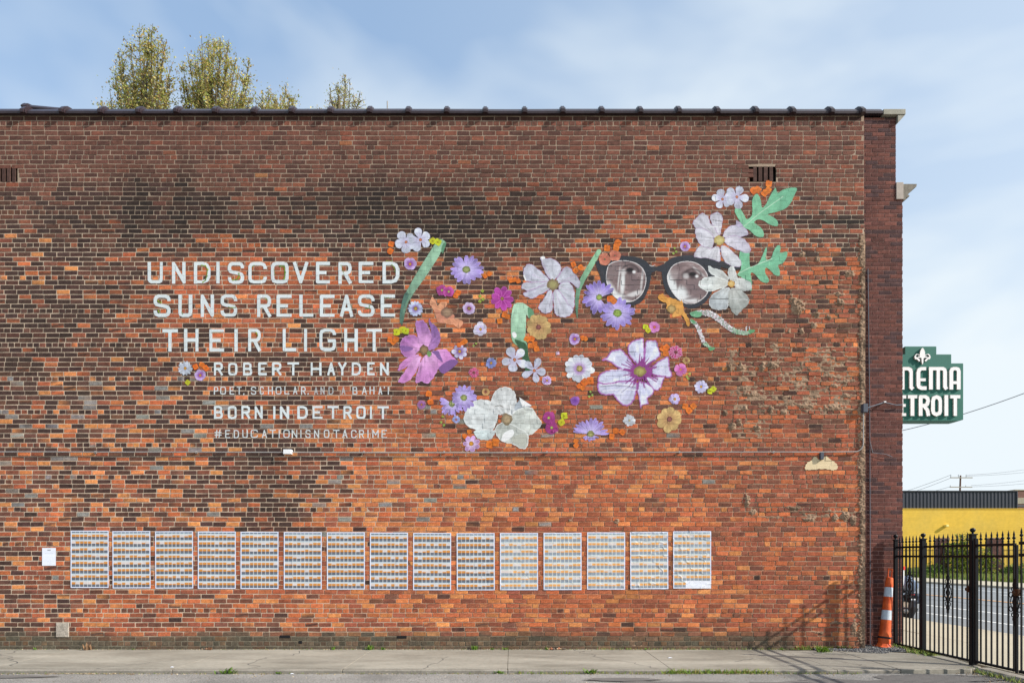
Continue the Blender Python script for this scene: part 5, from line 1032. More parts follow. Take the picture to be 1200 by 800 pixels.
cv = Canvas(940, 531, 985, 553, .006); cv.poly([(943, 547), (946, 541.5), (951, 539), (953, 535.5), (956, 534.5), (958, 536.8), (961, 538.6), (964, 537.2), (967, 534), (970, 535.3), (973, 538), (978, 541), (981.5, 545.5), (981, 549.3), (976, 551), (968, 549.6), (958, 549.8), (948, 550.6), (943.5, 550)], (214, 192, 154), wob=.35); o = cv.film('plaster_scar', None, building, zoff=.003, tone=1.0)

# ================================================================ GROUND
FX = 6.42                                   # the fence runs straight towards the camera at this x
def struct(o): o['kind'] = 'structure'; return o
m = MB(); m.add([(-1500, -300, -.16), (1500, -300, -.16), (1500, 2500, -.16), (-1500, 2500, -.16)], [(0, 1, 2, 3)]); struct(m.build('ground', M['ground']))
KY = -1.965
# asphalt yard in front, gently uneven
gx = np.arange(-16, FX+.14, .12); gy = np.arange(-14, KY-.02, .12); gy = np.append(gy, KY-.02); GX_, GY_ = np.meshgrid(gx, gy)
gzz = -.052+.010*(fbm(GX_*1.1, GY_*1.3, 3)-.5)-.006*(fbm(GX_*6, GY_*6, 2)-.5); ny, nx = GX_.shape; ii = np.arange(ny*nx).reshape(ny, nx)
o = raw_mesh('parking_lot', np.stack([GX_, GY_, gzz], -1).reshape(-1, 3), np.stack([ii[:-1, :-1], ii[:-1, 1:], ii[1:, 1:], ii[1:, :-1]], -1).reshape(-1, 4), None, M['asphalt'], smooth=True); struct(o)
dark = MB()
for zi_, (cx, cy, rx, ry, sd_) in enumerate( ((4.5, -2.95, 1.9, .55, 3), (5.5, -2.35, .85, .28, 4), (2.0, -2.75, .9, .2, 9), (-6.9, -2.25, 1.0, .12, 5), (1.4, -2.45, .5, .12, 6), (6.0, -3.9, .5, 1.2, 8))):
    rr = random.Random(sd_); pts = [(cx+rx*math.cos(a)*rr.uniform(.75, 1.15), cy+ry*math.sin(a)*rr.uniform(.75, 1.15)) for a in [k*math.pi/14 for k in range(28)]]
    dark.add([(x, y, -.0445+.0012*zi_) for x, y in pts], [tuple(range(len(pts)))])
struct(dark.build('asphalt_patch', mat('darker_asphalt', alb(106, 102, 98), rough=.95, n1=.12, s1=3, n2=.35, s2=75, bump=.6, sb=90, bdist=.006)))
# sidewalk: poured slabs with joints
walk = struct(empty('sidewalk', (0, 0, 0)))
m = MB(); m.box(-16, 5.2, KY+.02, .01, -.15, -.0055); m.build('joint_dirt', mat('joint_dirt', alb(84, 76, 60), rough=1, n1=.3, s1=20), walk)
JX = [-16, -13.9, -11.6, -9.4, -7.1, -4.55, -2.27, -.06, 2.14, 4.35, 5.2]
for i in range(len(JX)-1):
    a, b = JX[i]+.003, JX[i+1]-.003; dz = random.uniform(-.0012, .0012)
    m = MB(); m.box(a, b, KY+.10, .02 if b < 5 else -.12, -.14, dz); m.build('paving_slab', M['concrete'], walk, bevel=.002)
    m = MB(); m.box(a-.004, b+.004, KY, KY+.094, -.16, dz-.003); m.build('kerb_stone', M['kerb'], walk, bevel=.012)
m = MB(); m.prism([(0, 0)]*3, 0, 0) if 0 else None
m = MB(); m.add([(5.208, -.16, .001), (5.208, KY, .001), (FX-.25, KY+.05, .001), (FX+.02, -1.72, .001), (FX+.12, -1.0, .001), (FX+.12, -.5, .001), (5.9, -.30, .001)]+[(5.208, -.16, -.15), (5.208, KY, -.15), (FX-.25, KY+.05, -.15), (FX+.02, -1.72, -.15), (FX+.12, -1.0, -.15), (FX+.12, -.5, -.15), (5.9, -.30, -.15)], [tuple(range(7)), tuple(range(13, 6, -1))]+[(i, i+7, (i+1) % 7+7, (i+1) % 7) for i in range(7)])
m.build('paving_slab', M['concrete'], walk, bevel=.006)
m = MB(); m.box(FX-.16, FX+.12, -12, -1.74, -.15, -.006); struct(m.build('gate_kerb', M['kerb'], bevel=.015))
m = MB(); m.box(5.1, FX+.12, -.6, .42, -.15, -.02); struct(m.build('bare_strip', M['kerb']))
cr = MB(); rk = random.Random(12)
def crack(x, y, dx, dy, n, wd=.0035):
    for k in range(n):
        x2, y2 = x+dx+rk.gauss(0, abs(dy)*.5+.01), y+dy+rk.gauss(0, abs(dx)*.5+.01)
        if not (KY+.02 < y2 < -.02): break
        L_ = math.hypot(x2-x, y2-y); nx_, ny_ = -(y2-y)/L_*wd, (x2-x)/L_*wd; cr.add([(x-nx_, y-ny_, .0042), (x2-nx_, y2-ny_, .0042), (x2+nx_, y2+ny_, .0042), (x+nx_, y+ny_, .0042)], [(0, 1, 2, 3)]); x, y = x2, y2
for a in ((-7.9, -.05, .03, -.09, 20), (-5.6, -1.9, .06, .07, 12), (-3.3, -.04, -.02, -.10, 22), (-1.2, -1.9, .05, .09, 9), (1.0, -.05, .05, -.08, 26), (3.2, -1.3, .10, .02, 11), (.4, -.9, .11, -.01, 8), (4.6, -.3, .02, -.1, 18)): crack(*a)
cr.build('surface_crack', M['tar'], walk)
# street side
m = MB(); m.add([(9.78, -60, -.092), (24.6, -60, -.092), (24.6, 140, -.092), (9.78, 140, -.092)], [(0, 1, 2, 3)]); struct(m.build('road', M['road']))
fp = struct(empty('street_pavement', (0, 0, 0))); y = -14.0
while y < 44:
    for a, b in ((FX+.13, 8.0), (8.0, 9.6)):
        m = MB(); m.box(a+.006, b-.006, y+.006, y+1.62-.006, -.14, random.uniform(-.003, .003)); m.build('paving_slab', M['path'], fp, bevel=.006)
    m = MB(); m.box(9.604, 9.775, y, y+1.612, -.14, .0); m.build('kerb_stone', M['path'], fp, bevel=.012)
    y += 1.62
def sheet(name, x0, x1, y0, y1, z, mt): m = MB(); m.add([(x0, y0, z), (x1, y0, z), (x1, y1, z), (x0, y1, z)], [(0, 1, 2, 3)]); return struct(m.build(name, mt))
sheet('lane_line', 11.66, 11.78, -40, 120, -.088, M['line']); sheet('lane_line', 13.58, 13.72, -40, 120, -.088, M['line'])
sheet('centre_line', 17.28, 17.46, -40, 120, -.088, M['yline']); sheet('tar_seam', 17.02, 17.16, -40, 120, -.088, M['tar']); sheet('tar_seam', 15.6, 15.66, -40, 120, -.088, M['tar'])
for y in range(-40, 120, 9): sheet('lane_line', 20.3, 20.45, y, y+3.2, -.088, M['line'])
sheet('lane_line', 21.9, 22.05, -40, 120, -.088, M['line'])
m = MB(); m.box(24.6, 28.6, -60, 140, -.2, .02); struct(m.build('far_pavement', M['path'], bevel=.02))
m = MB(); m.add([(28.62, -60, .03), (200, -60, .03), (200, 88, .03), (28.62, 88, .03)], [(0, 1, 2, 3)]); struct(m.build('vacant_lot', M['lawn']))

# ---- fence and gate: every picket, post and rail an object
def picket_mesh(h=1.70, scroll=False):
    m = MB(); s = .0085; m.box(-s, s, -s, s, .04, h)
    m.lathe([(.006, h), (.014, h+.004), (.014, h+.014), (.008, h+.018), (.008, h+.03), (.019, h+.04), (.021, h+.052), (.011, h+.066), (.009, h+.078), (.0135, h+.088), (.0008, h+.15)], n=8)
    return m.build('picket', M['iron'])
pk0 = picket_mesh(); pkm = pk0.data; bpy.data.objects.remove(pk0)
fence = empty('iron_fence', (FX, 0, 0), 'black iron picket fence with spear tips from the wall end to the first gate post', 'fence')
gate = empty('iron_gate', (FX, -1.6, 0), 'black iron gate leaf with scroll ornament between the locked post and the frame edge', 'gate')
gate2 = empty('iron_gate', (FX, -3.6, 0), 'nearer black iron gate leaf cut off by the picture edge', 'gate')
gatec = empty('iron_fence', (FX, -.5, 0), 'wide black iron fence panel with one scroll ornament, before the gate post', 'fence')
def put(me, name, x, y, z, parent):
    o = bpy.data.objects.new(name, me); col.objects.link(o); o.parent = parent; o.location = (x-parent.location.x, y-parent.location.y, z-parent.location.z); return o
def post(y, s, h, parent, x=FX, ball=True, z0=-.05, name='post'):
    m = MB(); m.box(-s/2, s/2, -s/2, s/2, z0, h)
    if ball: m.box(-s/2-.01, s/2+.01, -s/2-.01, s/2+.01, h, h+.018); m.lathe([(.018, h+.018), (.013, h+.035), (.026, h+.045), (.036, h+.062), (.036, h+.075), (.026, h+.093), (.004, h+.1)], n=12)
    o = m.build(name, M['iron']); return put(o.data, name, x, y, 0, parent) if not bpy.data.objects.remove(o) else None
def post(y, s, h, parent, x=FX, ball=True, z0=-.05, name='post'):
    m = MB(); m.box(-s/2, s/2, -s/2, s/2, z0, h)
    if ball: m.box(-s/2-.01, s/2+.01, -s/2-.01, s/2+.01, h, h+.018); m.lathe([(.018, h+.018), (.013, h+.035), (.026, h+.045), (.036, h+.062), (.036, h+.075), (.026, h+.093), (.004, h+.1)], n=12)
    o = m.build(name, M['iron']); o.parent = parent; o.location = (x-parent.location.x, y-parent.location.y, 0); return o
def rail(y0, y1, z, parent, t=.032):
    m = MB(); m.box(-t/2, t/2, min(y0, y1)+.003, max(y0, y1)-.003, z-t/2, z+t/2); o = m.build('rail', M['iron']); o.parent = parent; o.location = (FX-parent.location.x, -parent.location.y, 0); return o
Y = lambda px: F*FX/(px-600)-DIST
y1_, y2_, y3_, y4_ = Y(1049.5), Y(1081.8), Y(1140.6), Y(1191.5)
post(y1_, .05, 1.78, fence); post(y2_, .062, 1.775, fence)
for z in (1.662, 1.513, .055): rail(y1_-.03, y2_+.036, z, fence)
for px in (1054.4, 1057.8, 1061.9, 1066, 1070, 1073.9, 1078): put(pkm, 'picket', FX, Y(px), 0, fence)
for z in (1.662, 1.513, .055): rail(y2_-.04, y3_+.045, z, gatec)
for px in (1089.9, 1095.1, 1100.3, 1105.5, 1110.8, 1116.4, 1121.6, 1127.6, 1133.6): put(pkm, 'picket', FX, Y(px), 0, gatec)
post(y3_+.012, .066, 1.81, gate)
m = MB(); m.box(-.02, .02, -.02, .02, .03, 1.76); o = m.build('gate_stile', M['iron']); o.parent = gate; o.location = (0, y3_-.055-gate.location.y, 0)
for z in (1.665, 1.513, .06): rail(y3_-.05, y4_+.02, z, gate)
for px in (1149.4, 1155.6, 1161.9, 1168.7, 1175, 1181.8, 1188.2): put(pkm, 'picket', FX, Y(px), 0, gate)
m = MB(); m.box(-.013, .013, -.013, .013, .03, 1.66); o = m.build('gate_stile', M['iron']); o.parent = gate; o.location = (0, y4_-gate.location.y, 0)
y5_ = y4_-.035
y6_ = y5_-1.30
for z in (1.68, 1.53, .06): rail(y5_-.02, y6_+.04, z, gate2, .038)
for k in range(1, 12): put(pkm, 'picket', FX, y5_-k*.104+.06, .03, gate2)
post(y6_, .085, 1.82, gate2)
nf = empty('iron_fence', (FX, y6_, 0), 'black iron fence continuing towards the viewer beyond the gate', 'fence')
for z in (1.662, 1.513, .055): rail(y6_-.04, y6_-2.4, z, nf)
for k in range(1, 23): put(pkm, 'picket', FX, y6_-k*.104, 0, nf)
post(y6_-2.4, .075, 1.78, nf)
# locks and scrolls
for y, p_ in ((y3_+.07, gate), (y4_-.01, gate2)):
    m = MB(); m.box(-.028, .028, -.045, .03, 1.01, 1.10); m.lathe([(.02, -.05), (.026, -.045), (.026, -.035), (.01, -.03)], (-.03, -.03, 1.055), n=12, axis='x'); o = m.build('lock_box', M['lock'], bevel=.006); o.parent = p_; o.location = (0, y-p_.location.y, 0)
def scroll(y, zc, parent, k=1.0):
    m = MB()
    for z in (-.22, .22): m.torus((0, 0, z), .034*k, .007, 'x', 16, 6)
    for z in (-.165, .165): m.torus((0, .034, z), .027, .006, 'x', 14, 6); m.torus((0, -.034, z), .027, .006, 'x', 14, 6)
    for s in (-1, 1):
        pts = [(0, s*(.014+.062*math.sin(t*math.pi)), -.14+.28*t) for t in [q/14 for q in range(15)]]; m.tube(pts, .007, 6)
        for z in (-.09, .09): m.torus((0, s*.07, z), .032, .006, 'x', 14, 6)
    m.torus((0, 0, 0), .04, .008, 'x', 18, 6); m.box(-.012, .012, -.014, .014, -.3, .3)
    o = m.build('scroll_ornament', M['iron']); o.parent = parent; o.location = (FX-parent.location.x, y-parent.location.y, zc)
scroll(Y(1065.9), 1.03, fence); scroll(Y(1110.8), .98, gatec); scroll(Y(1189.5), .93, gate, 1.1)

# ---- traffic delineator leaning in the corner
cone = empty('traffic_barrel', (PX(1034.5, 11.22), .19, .008), 'leaning orange and white striped traffic channelizer cone with black band beside the fence', 'traffic cone')
cone.rotation_euler = (R_(-2.5), R_(6.2), 0)
def ring(name, prof, mt, sq=1.0):
    m = MB(); m.lathe(prof, n=24); o = m.build(name, M[mt], cone, smooth=True); return o
H0 = 1.30
rad = lambda z: .098-.048*(z/H0)**.9
ring('body', [(rad(.10), .06), (rad(.1)+.004, .2), (rad(.26), .26), (rad(.46), .458)], 'orange')
ring('stripe', [(rad(.46)+.001, .46), (rad(.62)+.001, .618)], 'reflect'); ring('stripe', [(rad(.84)+.001, .842), (rad(1.0)+.001, .998)], 'reflect')
ring('body', [(rad(.62), .62), (rad(.84), .84)], 'orange')
ring('body', [(rad(1.0), 1.0), (rad(1.04)+.004, 1.03), (rad(1.12), 1.12), (.054, 1.14), (.05, 1.16)], 'orange')
ring('rubber_band', [(.1, .150), (.104, .155), (.103, .175), (.098, .18)], 'rubber')
m = MB(); m.lathe([(.135, 0), (.135, .018), (.12, .03), (.105, .06), (.095, .075)], n=8); m.box(-.13, .13, -.13, .13, -.004, .014); m.build('base', M['orange'], cone, bevel=.006)
m = MB()
for s in (-1, 1): m.box(s*.032-.007, s*.032+.007, -.012, .012, 1.15, 1.30)
m.box(-.039, .039, -.012, .012, 1.285, 1.312); m.box(-.03, .03, -.014, .014, 1.14, 1.17); m.build('handle', M['orange'], cone, bevel=.004)

# ---- hanging sign
SD = 13.0; SY = SD-DIST; SC = SD/F
sign = empty('cinema_sign', (PX(1079, SD), SY, PZ(450, SD)), 'green projecting cinema sign with white raised letters and a fleur-de-lis beyond the corner pier', 'sign')
SX_ = lambda px: (px-1079)*SC; SZ_ = lambda py: (450-py)*SC
out = [(1029, 493), (1123, 493), (1129, 491.5), (1129, 425.5), (1115, 425.5), (1115, 415), (1097.5, 415), (1097.5, 405.7), (1060.5, 405.7), (1060.5, 415), (1043, 415), (1043, 425.5), (1029, 425.5)]
m = MB(); m.prism([(SX_(x), SZ_(y)) for x, y in out], 0, .30); m.build('panel', M['green'], sign, bevel=.006)
m = MB(); m.box(SX_(1018), SX_(1029)-.003, .12, .18, SZ_(436), SZ_(430)); m.box(SX_(1018), SX_(1029)-.003, .12, .18, SZ_(486), SZ_(480)); m.build('bracket', M['iron'], sign)
def relief(name, strokes, polys, cell=.008, th=.035):
    """raised letter: cells inside the strokes become a block with side walls; coordinates are photo pixels on the sign"""
    allp = [p for s, w_ in strokes for p in s]+[p for P in polys for p in P]; x0, y0, x1, y1 = box_of(allp, 4)
    xs = np.arange(SX_(x0), SX_(x1), cell); zs = np.arange(SZ_(y1), SZ_(y0), cell); GX_, GZ_ = np.meshgrid(xs, zs); x = GX_/SC+1079; y = 450-GZ_/SC
    k = np.zeros(x.shape, bool)
    for s, w_ in strokes:
        n = len(s)-1
        for i in range(n):
            (xa, ya), (xb, yb) = s[i], s[i+1]; L2 = (xb-xa)**2+(yb-ya)**2; t = ((x-xa)*(xb-xa)+(y-ya)*(yb-ya))/L2; tc_ = np.clip(t, 0, 1); d = np.hypot(x-xa-tc_*(xb-xa), y-ya-tc_*(yb-ya)); ok = d <= w_/2
            if i == 0: ok &= t >= 0
            if i == n-1: ok &= t <= 1
            k |= ok
    for P in polys:
        r = np.zeros(x.shape, bool); P = spline(P) if len(P) > 4 else P; n = len(P)
        for i in range(n):
            a, b = P[i], P[(i+1) % n]
            if a[1] == b[1]: continue
            r ^= ((a[1] > y) != (b[1] > y)) & (x < (b[0]-a[0])*(y-a[1])/(b[1]-a[1])+a[0])
        k |= r
    V = []; Fq = []; idx = {}
    def vid(i, j, f):
        key = (i, j, f)
        if key not in idx: idx[key] = len(V); V.append((xs[0]+i*cell, -.004-th if f else -.004, zs[0]+j*cell))
        return idx[key]
    kk = np.pad(k, 1)
    for j, i in zip(*np.nonzero(k)):
        i, j = int(i), int(j); Fq.append((vid(i, j, 1), vid(i+1, j, 1), vid(i+1, j+1, 1), vid(i, j+1, 1)))
        if not kk[j+1, i]: Fq.append((vid(i, j, 0), vid(i, j+1, 0), vid(i, j+1, 1), vid(i, j, 1)))
        if not kk[j+1, i+2]: Fq.append((vid(i+1, j, 1), vid(i+1, j+1, 1), vid(i+1, j+1, 0), vid(i+1, j, 0)))
        if not kk[j, i+1]: Fq.append((vid(i, j, 0), vid(i, j, 1), vid(i+1, j, 1), vid(i+1, j, 0)))
        if not kk[j+2, i+1]: Fq.append((vid(i, j+1, 1), vid(i, j+1, 0), vid(i+1, j+1, 0), vid(i+1, j+1, 1)))
    return raw_mesh(name, V, Fq, None, M['signwhite'], sign)
T, B = 430.6, 457.0; w_ = 4.2
def arch(x0, x1, t, b): return [(x0, b), (x0, t+5), (x0+.8, t+2.6), (x0+3, t+1.9), (x1-3, t+1.9), (x1-.8, t+2.6), (x1, t+5), (x1, b)]
relief('raised_letter', [([(1043, T+3), (1036, T+2), (1034, T+6), (1034, B-6), (1036, B-2), (1043, B-2)], w_)], [])           # C
relief('raised_letter', [([(1049, T), (1049, B)], w_)], [])                                                                       # I
relief('raised_letter', [([(1056.5, B), (1056.5, T+1)], w_), ([(1056.5, T+2), (1063, T+1.9), (1065.6, T+3.2), (1066.4, T+6), (1066.4, B-3), (1068.5, B-.5)], w_)], [])   # N
relief('raised_letter', [([(1084, T+1.9), (1078.5, T+1.9), (1075.8, T+3.2), (1075, T+6), (1075, B-5), (1075.8, B-3), (1078.5, B-1.9), (1084.5, B-1.9)], w_), ([(1075, 445.5), (1083.5, 445.5)], 3.6)], [])   # E
relief('raised_letter', [([(1089.6, B), (1089.6, T)], w_), ([(1089.6, T+2), (1103, T+1.9), (1105.4, T+3), (1106.2, T+6), (1106.2, B-3), (1108, B-.5)], w_), ([(1098, T+2), (1098, B)], 4)], [])   # M
relief('raised_letter', [(arch(1113.4, 1122, T, B), w_), ([(1113.4, 449), (1122, 449)], 3.4)], [])                       # A
T, B = 463.5, 487.8
relief('raised_letter', [([(1039, T+2), (1039, B-2)], w_), ([(1039, T+2), (1046, T+2), (1049, T+6), (1049, B-6), (1046, B-2), (1039, B-2)], w_)], [])    # D
relief('raised_letter', [([(1060.5, T+1.8), (1055.5, T+1.8), (1055.5, B-1.8), (1060.5, B-1.8)], 3.6), ([(1055.5, 475.5), (1060, 475.5)], 3.2)], [])
relief('raised_letter', [([(1062.6, T+1.8), (1073.6, T+1.8)], 3.6), ([(1068, T+1), (1068, B)], w_)], [])
relief('raised_letter', [([(1077.6, B), (1077.6, T+1.8), (1083, T+1.8), (1085.6, T+3.5), (1086.2, 470), (1085.2, 474), (1082, 475.6), (1078, 475.8)], w_), ([(1081.5, 476), (1085.5, 481), (1086.6, B)], w_)], [])
relief('raised_letter', [([(1092, 470), (1092, 482), (1093, 484.6), (1096, 485.9), (1099.4, 484.6), (1100.4, 482), (1100.4, 470), (1099.4, 466.8), (1096, 465.4), (1093, 466.8), (1092, 470), (1092, 471)], w_)], [])
relief('raised_letter', [([(1107.6, T), (1107.6, B)], w_)], [])
relief('raised_letter', [([(1112, T+1.8), (1124, T+1.8)], 3.6), ([(1118, T+1), (1118, B)], w_)], [])
relief('fleur_de_lis', [([(1076.5, 423.5), (1073, 419.8), (1071.6, 420.6)], 2.0), ([(1074.5, 419), (1085, 419)], 1.6), ([(1083, 423.5), (1086.5, 419.8), (1088, 420.6)], 2.0)],
       [[(1079.7, 408.2), (1082.2, 412), (1082.6, 416), (1081, 420), (1080.8, 424), (1079.7, 427.6), (1078.6, 424), (1078.4, 420), (1076.8, 416), (1077.2, 412)],
        [(1078.2, 421), (1076.8, 418), (1074, 416), (1071.8, 418), (1073.6, 420.6), (1071.4, 421.4), (1070.3, 418.6), (1072.2, 415.6), (1075.2, 415.8), (1078, 418)],
        [(1081.2, 421), (1082.6, 418), (1085.4, 416), (1087.6, 418), (1085.8, 420.6), (1088, 421.4), (1089.1, 418.6), (1087.2, 415.6), (1084.2, 415.8), (1081.4, 418)]], cell=.006)

# ---- parked motorcycle beyond the fence, seen from behind
moto = empty('parked_motorcycle', (10.14, 6.6, -.09), 'parked blue-grey motorcycle seen from behind through the fence, white rod with red tip', 'motorcycle')
def mp(name, m, mt, **k): return m.build(name, M[mt], moto, **k)
for y in (-.25, 1.25):
    m = MB(); m.torus((0, y, .31), .25, .075, 'x', 28, 10); wv_ = mp('wheel', m, 'rubber', smooth=True)
    m = MB(); m.lathe([(.2, -.03), (.21, 0), (.2, .03)], (0, y, .31), n=20, axis='x'); q = m.build('rim', M['chrome'], wv_, smooth=True)
m = MB(); m.tube([(0, 0, .42), (0, .2, .62), (0, .5, .74), (0, .85, .78), (0, 1.05, .7)], [.12, .17, .2, .17, .1], 14); mp('tank', m, 'bluegrey', smooth=True)
m = MB(); m.box(-.15, .15, .2, .8, .25, .6); m.tube([(-.17, .3, .3), (-.17, .7, .34)], .07, 10); m.tube([(.17, .3, .3), (.17, .7, .34)], .07, 10); mp('engine', m, 'engine', bevel=.02)
for s in (-1, 1):
    m = MB(); m.tube([(s*.25, -.42, .5), (s*.26, -.3, .52), (s*.26, .12, .54), (s*.24, .2, .54)], [.08, .14, .14, .08], 12); mp('pannier', m, 'boxgrey', smooth=True)
    m = MB(); m.tube([(s*.17, -.5, .24), (s*.17, .4, .25)], [.045, .04], 10); mp('exhaust', m, 'chrome', smooth=True)
    m = MB(); m.tube([(s*.10, .95, .98), (s*.3, .85, 1.02), (s*.38, .76, 1.0)], .014, 8); mp('handlebar', m, 'engine', smooth=True)
    m = MB(); m.tube([(s*.24, .9, 1.0), (s*.28, .88, 1.16)], .006, 6); m.lathe([(.05, -.012), (.058, 0), (.05, .012)], (s*.28, .87, 1.2), n=14, axis='y'); mp('mirror', m, 'chrome', smooth=True)
    m = MB(); m.tube([(s*.08, 1.25, .31), (s*.09, 1.0, .9)], .024, 8); mp('fork', m, 'chrome', smooth=True)
m = MB(); m.tube([(0, -.35, .78), (0, -.1, .8), (0, .25, .78), (0, .4, .76)], [.09, .15, .15, .1], 12); mp('seat', m, 'rubber', smooth=True)
m = MB(); m.tube([(0, -.5, .8), (0, -.46, .82), (0, -.2, .95), (0, -.14, .95)], [.1, .17, .18, .1], 14); mp('top_case', m, 'bluegrey', smooth=True)
m = MB(); m.box(-.035, .035, -.53, -.49, .62, .65); mp('tail_light', m, 'red', bevel=.01)
m = MB(); m.box(-.09, .09, -.52, -.5, .42, .53); mp('licence_plate', m, 'white', bevel=.004)
m = MB(); m.tube([(0, -.47, .3), (0, -.52, .5)], [.09, .1], 10); mp('mudguard', m, 'boxgrey', smooth=True)
m = MB(); m.add([(-.22, 1.1, .85), (.22, 1.1, .85), (.17, .98, 1.3), (-.17, .98, 1.3), (-.22, 1.115, .85), (.22, 1.115, .85), (.17, .995, 1.3), (-.17, .995, 1.3)], [(0, 1, 2, 3), (7, 6, 5, 4), (0, 4, 5, 1), (1, 5, 6, 2), (2, 6, 7, 3), (3, 7, 4, 0)]); mp('windscreen', m, 'bluegrey')
m = MB(); m.tube([(-.24, -.44, .7), (-.24, -.44, 1.02), (-.24, -.44, 1.3)], [.03, .05, .055], 10); mr = mp('marker_rod', m, 'white', smooth=True)
m = MB(); m.tube([(-.225, -.445, 1.26), (-.225, -.445, 1.35)], .055, 10); m.build('red_tip', M['red'], mr, smooth=True)

# ---- across the street: lot fence on brick piers, vines, yellow building
def far(px, d): return PX(px, d)
DP = 48.5
for (x0, x1, lab) in ((1101.5, 1112.6, 'brown brick fence pier across the street, left one of two'), (1162.8, 1176.5, 'brown brick fence pier across the street, right one of two')):
    V = []; Fc = []; Cc = []; a, b = far(x0, DP), far(x1, DP); z = .03; r = 0
    while z < PZ(631.5, DP)-.1:
        x = a-(.15 if r % 2 else 0)
        while x < b:
            xa, xb = max(x, a), min(x+.3, b)-.012
            if xb-xa > .03:
                vs = brick_geo(xa, xb, z+.006, z+.1-.006, 0, rs, depth=.3, chip=.008, tilt=.001); n = len(V); V += [(p[0], p[1]+DP-DIST, p[2]) for p in vs]; Fc += [tuple(n+k for k in f) for f in BF]; Cc += [(*(np.array(alb(98, 66, 58))*random.uniform(.7, 1.3)), 1)]*24
            x += .3
        z += .1; r += 1
    p_ = empty('brick_pier', ((a+b)/2, DP-DIST, 0), lab, 'brick pier', 'brick piers of the far lot fence')
    me = bpy.data.meshes.new('masonry'); me.from_pydata([(v[0]-(a+b)/2, v[1]-(DP-DIST), v[2]) for v in V], [], Fc); at = me.attributes.new('Col', 'FLOAT_COLOR', 'POINT'); at.data.foreach_set('color', np.array(Cc, np.float32).ravel()); me.materials.append(M['pier_far']); q = bpy.data.objects.new('masonry', me); col.objects.link(q); q.parent = p_; q['kind'] = 'stuff'
    m = MB(); m.box(a-(a+b)/2+.01, b-(a+b)/2-.01, .02, .6, 0, z-.01); m.build('mortar_core', M['farbrick'], p_)
    m = MB(); m.box(a-(a+b)/2-.03, b-(a+b)/2+.03, -.03, .63, z, z+.1); m.build('cap', M['farbrick'], p_, bevel=.02)
lf = empty('lot_fence', (30, DP-DIST+.1, 0), 'thin dark picket fence standing between the brick piers across the street', 'fence')
zt = PZ(642.5, DP)
for a, b in ((1040, 1101.3), (1113, 1162.5), (1177, 1290)):
    m = MB(); xa, xb = far(a, DP)-30, far(b, DP)-30
    for z in (zt-.14, .35): m.box(xa, xb, -.015, .015, z, z+.035)
    x = xa+.06
    while x < xb: m.box(x-.009, x+.009, -.009, .009, .05, zt); x += .14
    o = m.build('fence_panel', M['iron'], lf); o['kind'] = 'stuff'
for px in (1086.6, 1146.6): m = MB(); x = far(px, DP-.1)-30; m.box(x-.03, x+.03, -.13, -.07, .02, PZ(635.5, DP)); m.build('post', M['iron'], lf)
def leaves(name, pts, size, cols_, mt='leaf', parent=None, flat=.0):
    n = len(pts); P = np.array(pts, float); nr = np.random.default_rng(len(name)+n)
    a = nr.normal(size=(n, 3)); a /= np.linalg.norm(a, axis=1)[:, None]; b = nr.normal(size=(n, 3)); b -= (a*b).sum(1)[:, None]*a; b /= np.linalg.norm(b, axis=1)[:, None]
    s = size*nr.uniform(.6, 1.35, n)[:, None]; V = np.stack([P-a*s, P+b*s*.5, P+a*s, P-b*s*.5], 1).reshape(-1, 3)
    Cc = np.array([alb(*c) for c in cols_])[nr.integers(0, len(cols_), n)]*nr.uniform(.78, 1.12, (n, 1)); Cc = np.repeat(np.concatenate([np.clip(Cc, 0, .8), np.ones((n, 1))], 1), 4, 0)
    return raw_mesh(name, V, np.arange(n*4).reshape(n, 4), Cc, M[mt], parent)
# vines and shrubs on the far fence
nr = np.random.default_rng(3)
def bush(px0, px1, pytop, d, n, label, name='fence_vine', cols_=((150, 160, 60), (110, 130, 50), (170, 170, 70), (90, 110, 44))):
    x0, x1, zt_ = far(px0, d), far(px1, d), PZ(pytop, d); cx = (x0+x1)/2; e = empty(name, (cx, d-DIST, 0), label, 'shrub' if 'shrub' in name else 'vine'); P = []
    stems = MB()
    for k in range(9):
        sx_ = nr.uniform(x0-cx, x1-cx)*.8; h = zt_*nr.uniform(.55, 1.0); pts = [(sx_+nr.normal(0, .08)*j, nr.normal(0, .06), h*j/5) for j in range(6)]; stems.tube(pts, [.02]*5+[.006], 5)
        for _ in range(n//9):
            t = nr.random()**.75; j = min(int(t*5), 4); p = pts[j]; s_ = .16+.28*(1-t); P.append((p[0]+nr.normal(0, s_), p[1]+nr.normal(0, .13), max(.05, h*t+nr.normal(0, .1))))
    stems.build('stem', M['bark'], e); o = leaves('foliage', P, .075, cols_, parent=e); o['kind'] = 'stuff'
bush(1114, 1139, 624, 48.0, 4200, 'tall yellow-green vine climbing the far fence between the two brick piers')
bush(1146, 1162, 642, 48.1, 1500, 'thin vine on the far fence just left of the right brick pier')
bush(1178, 1200, 660, 48.2, 1200, 'low green shrub at the foot of the far fence right of the right pier', 'low_shrub', ((96, 124, 50), (120, 140, 60)))
bush(1085, 1101, 660, 48.2, 1200, 'low green shrub at the foot of the far fence left of the left pier', 'low_shrub', ((96, 124, 50), (120, 140, 60)))
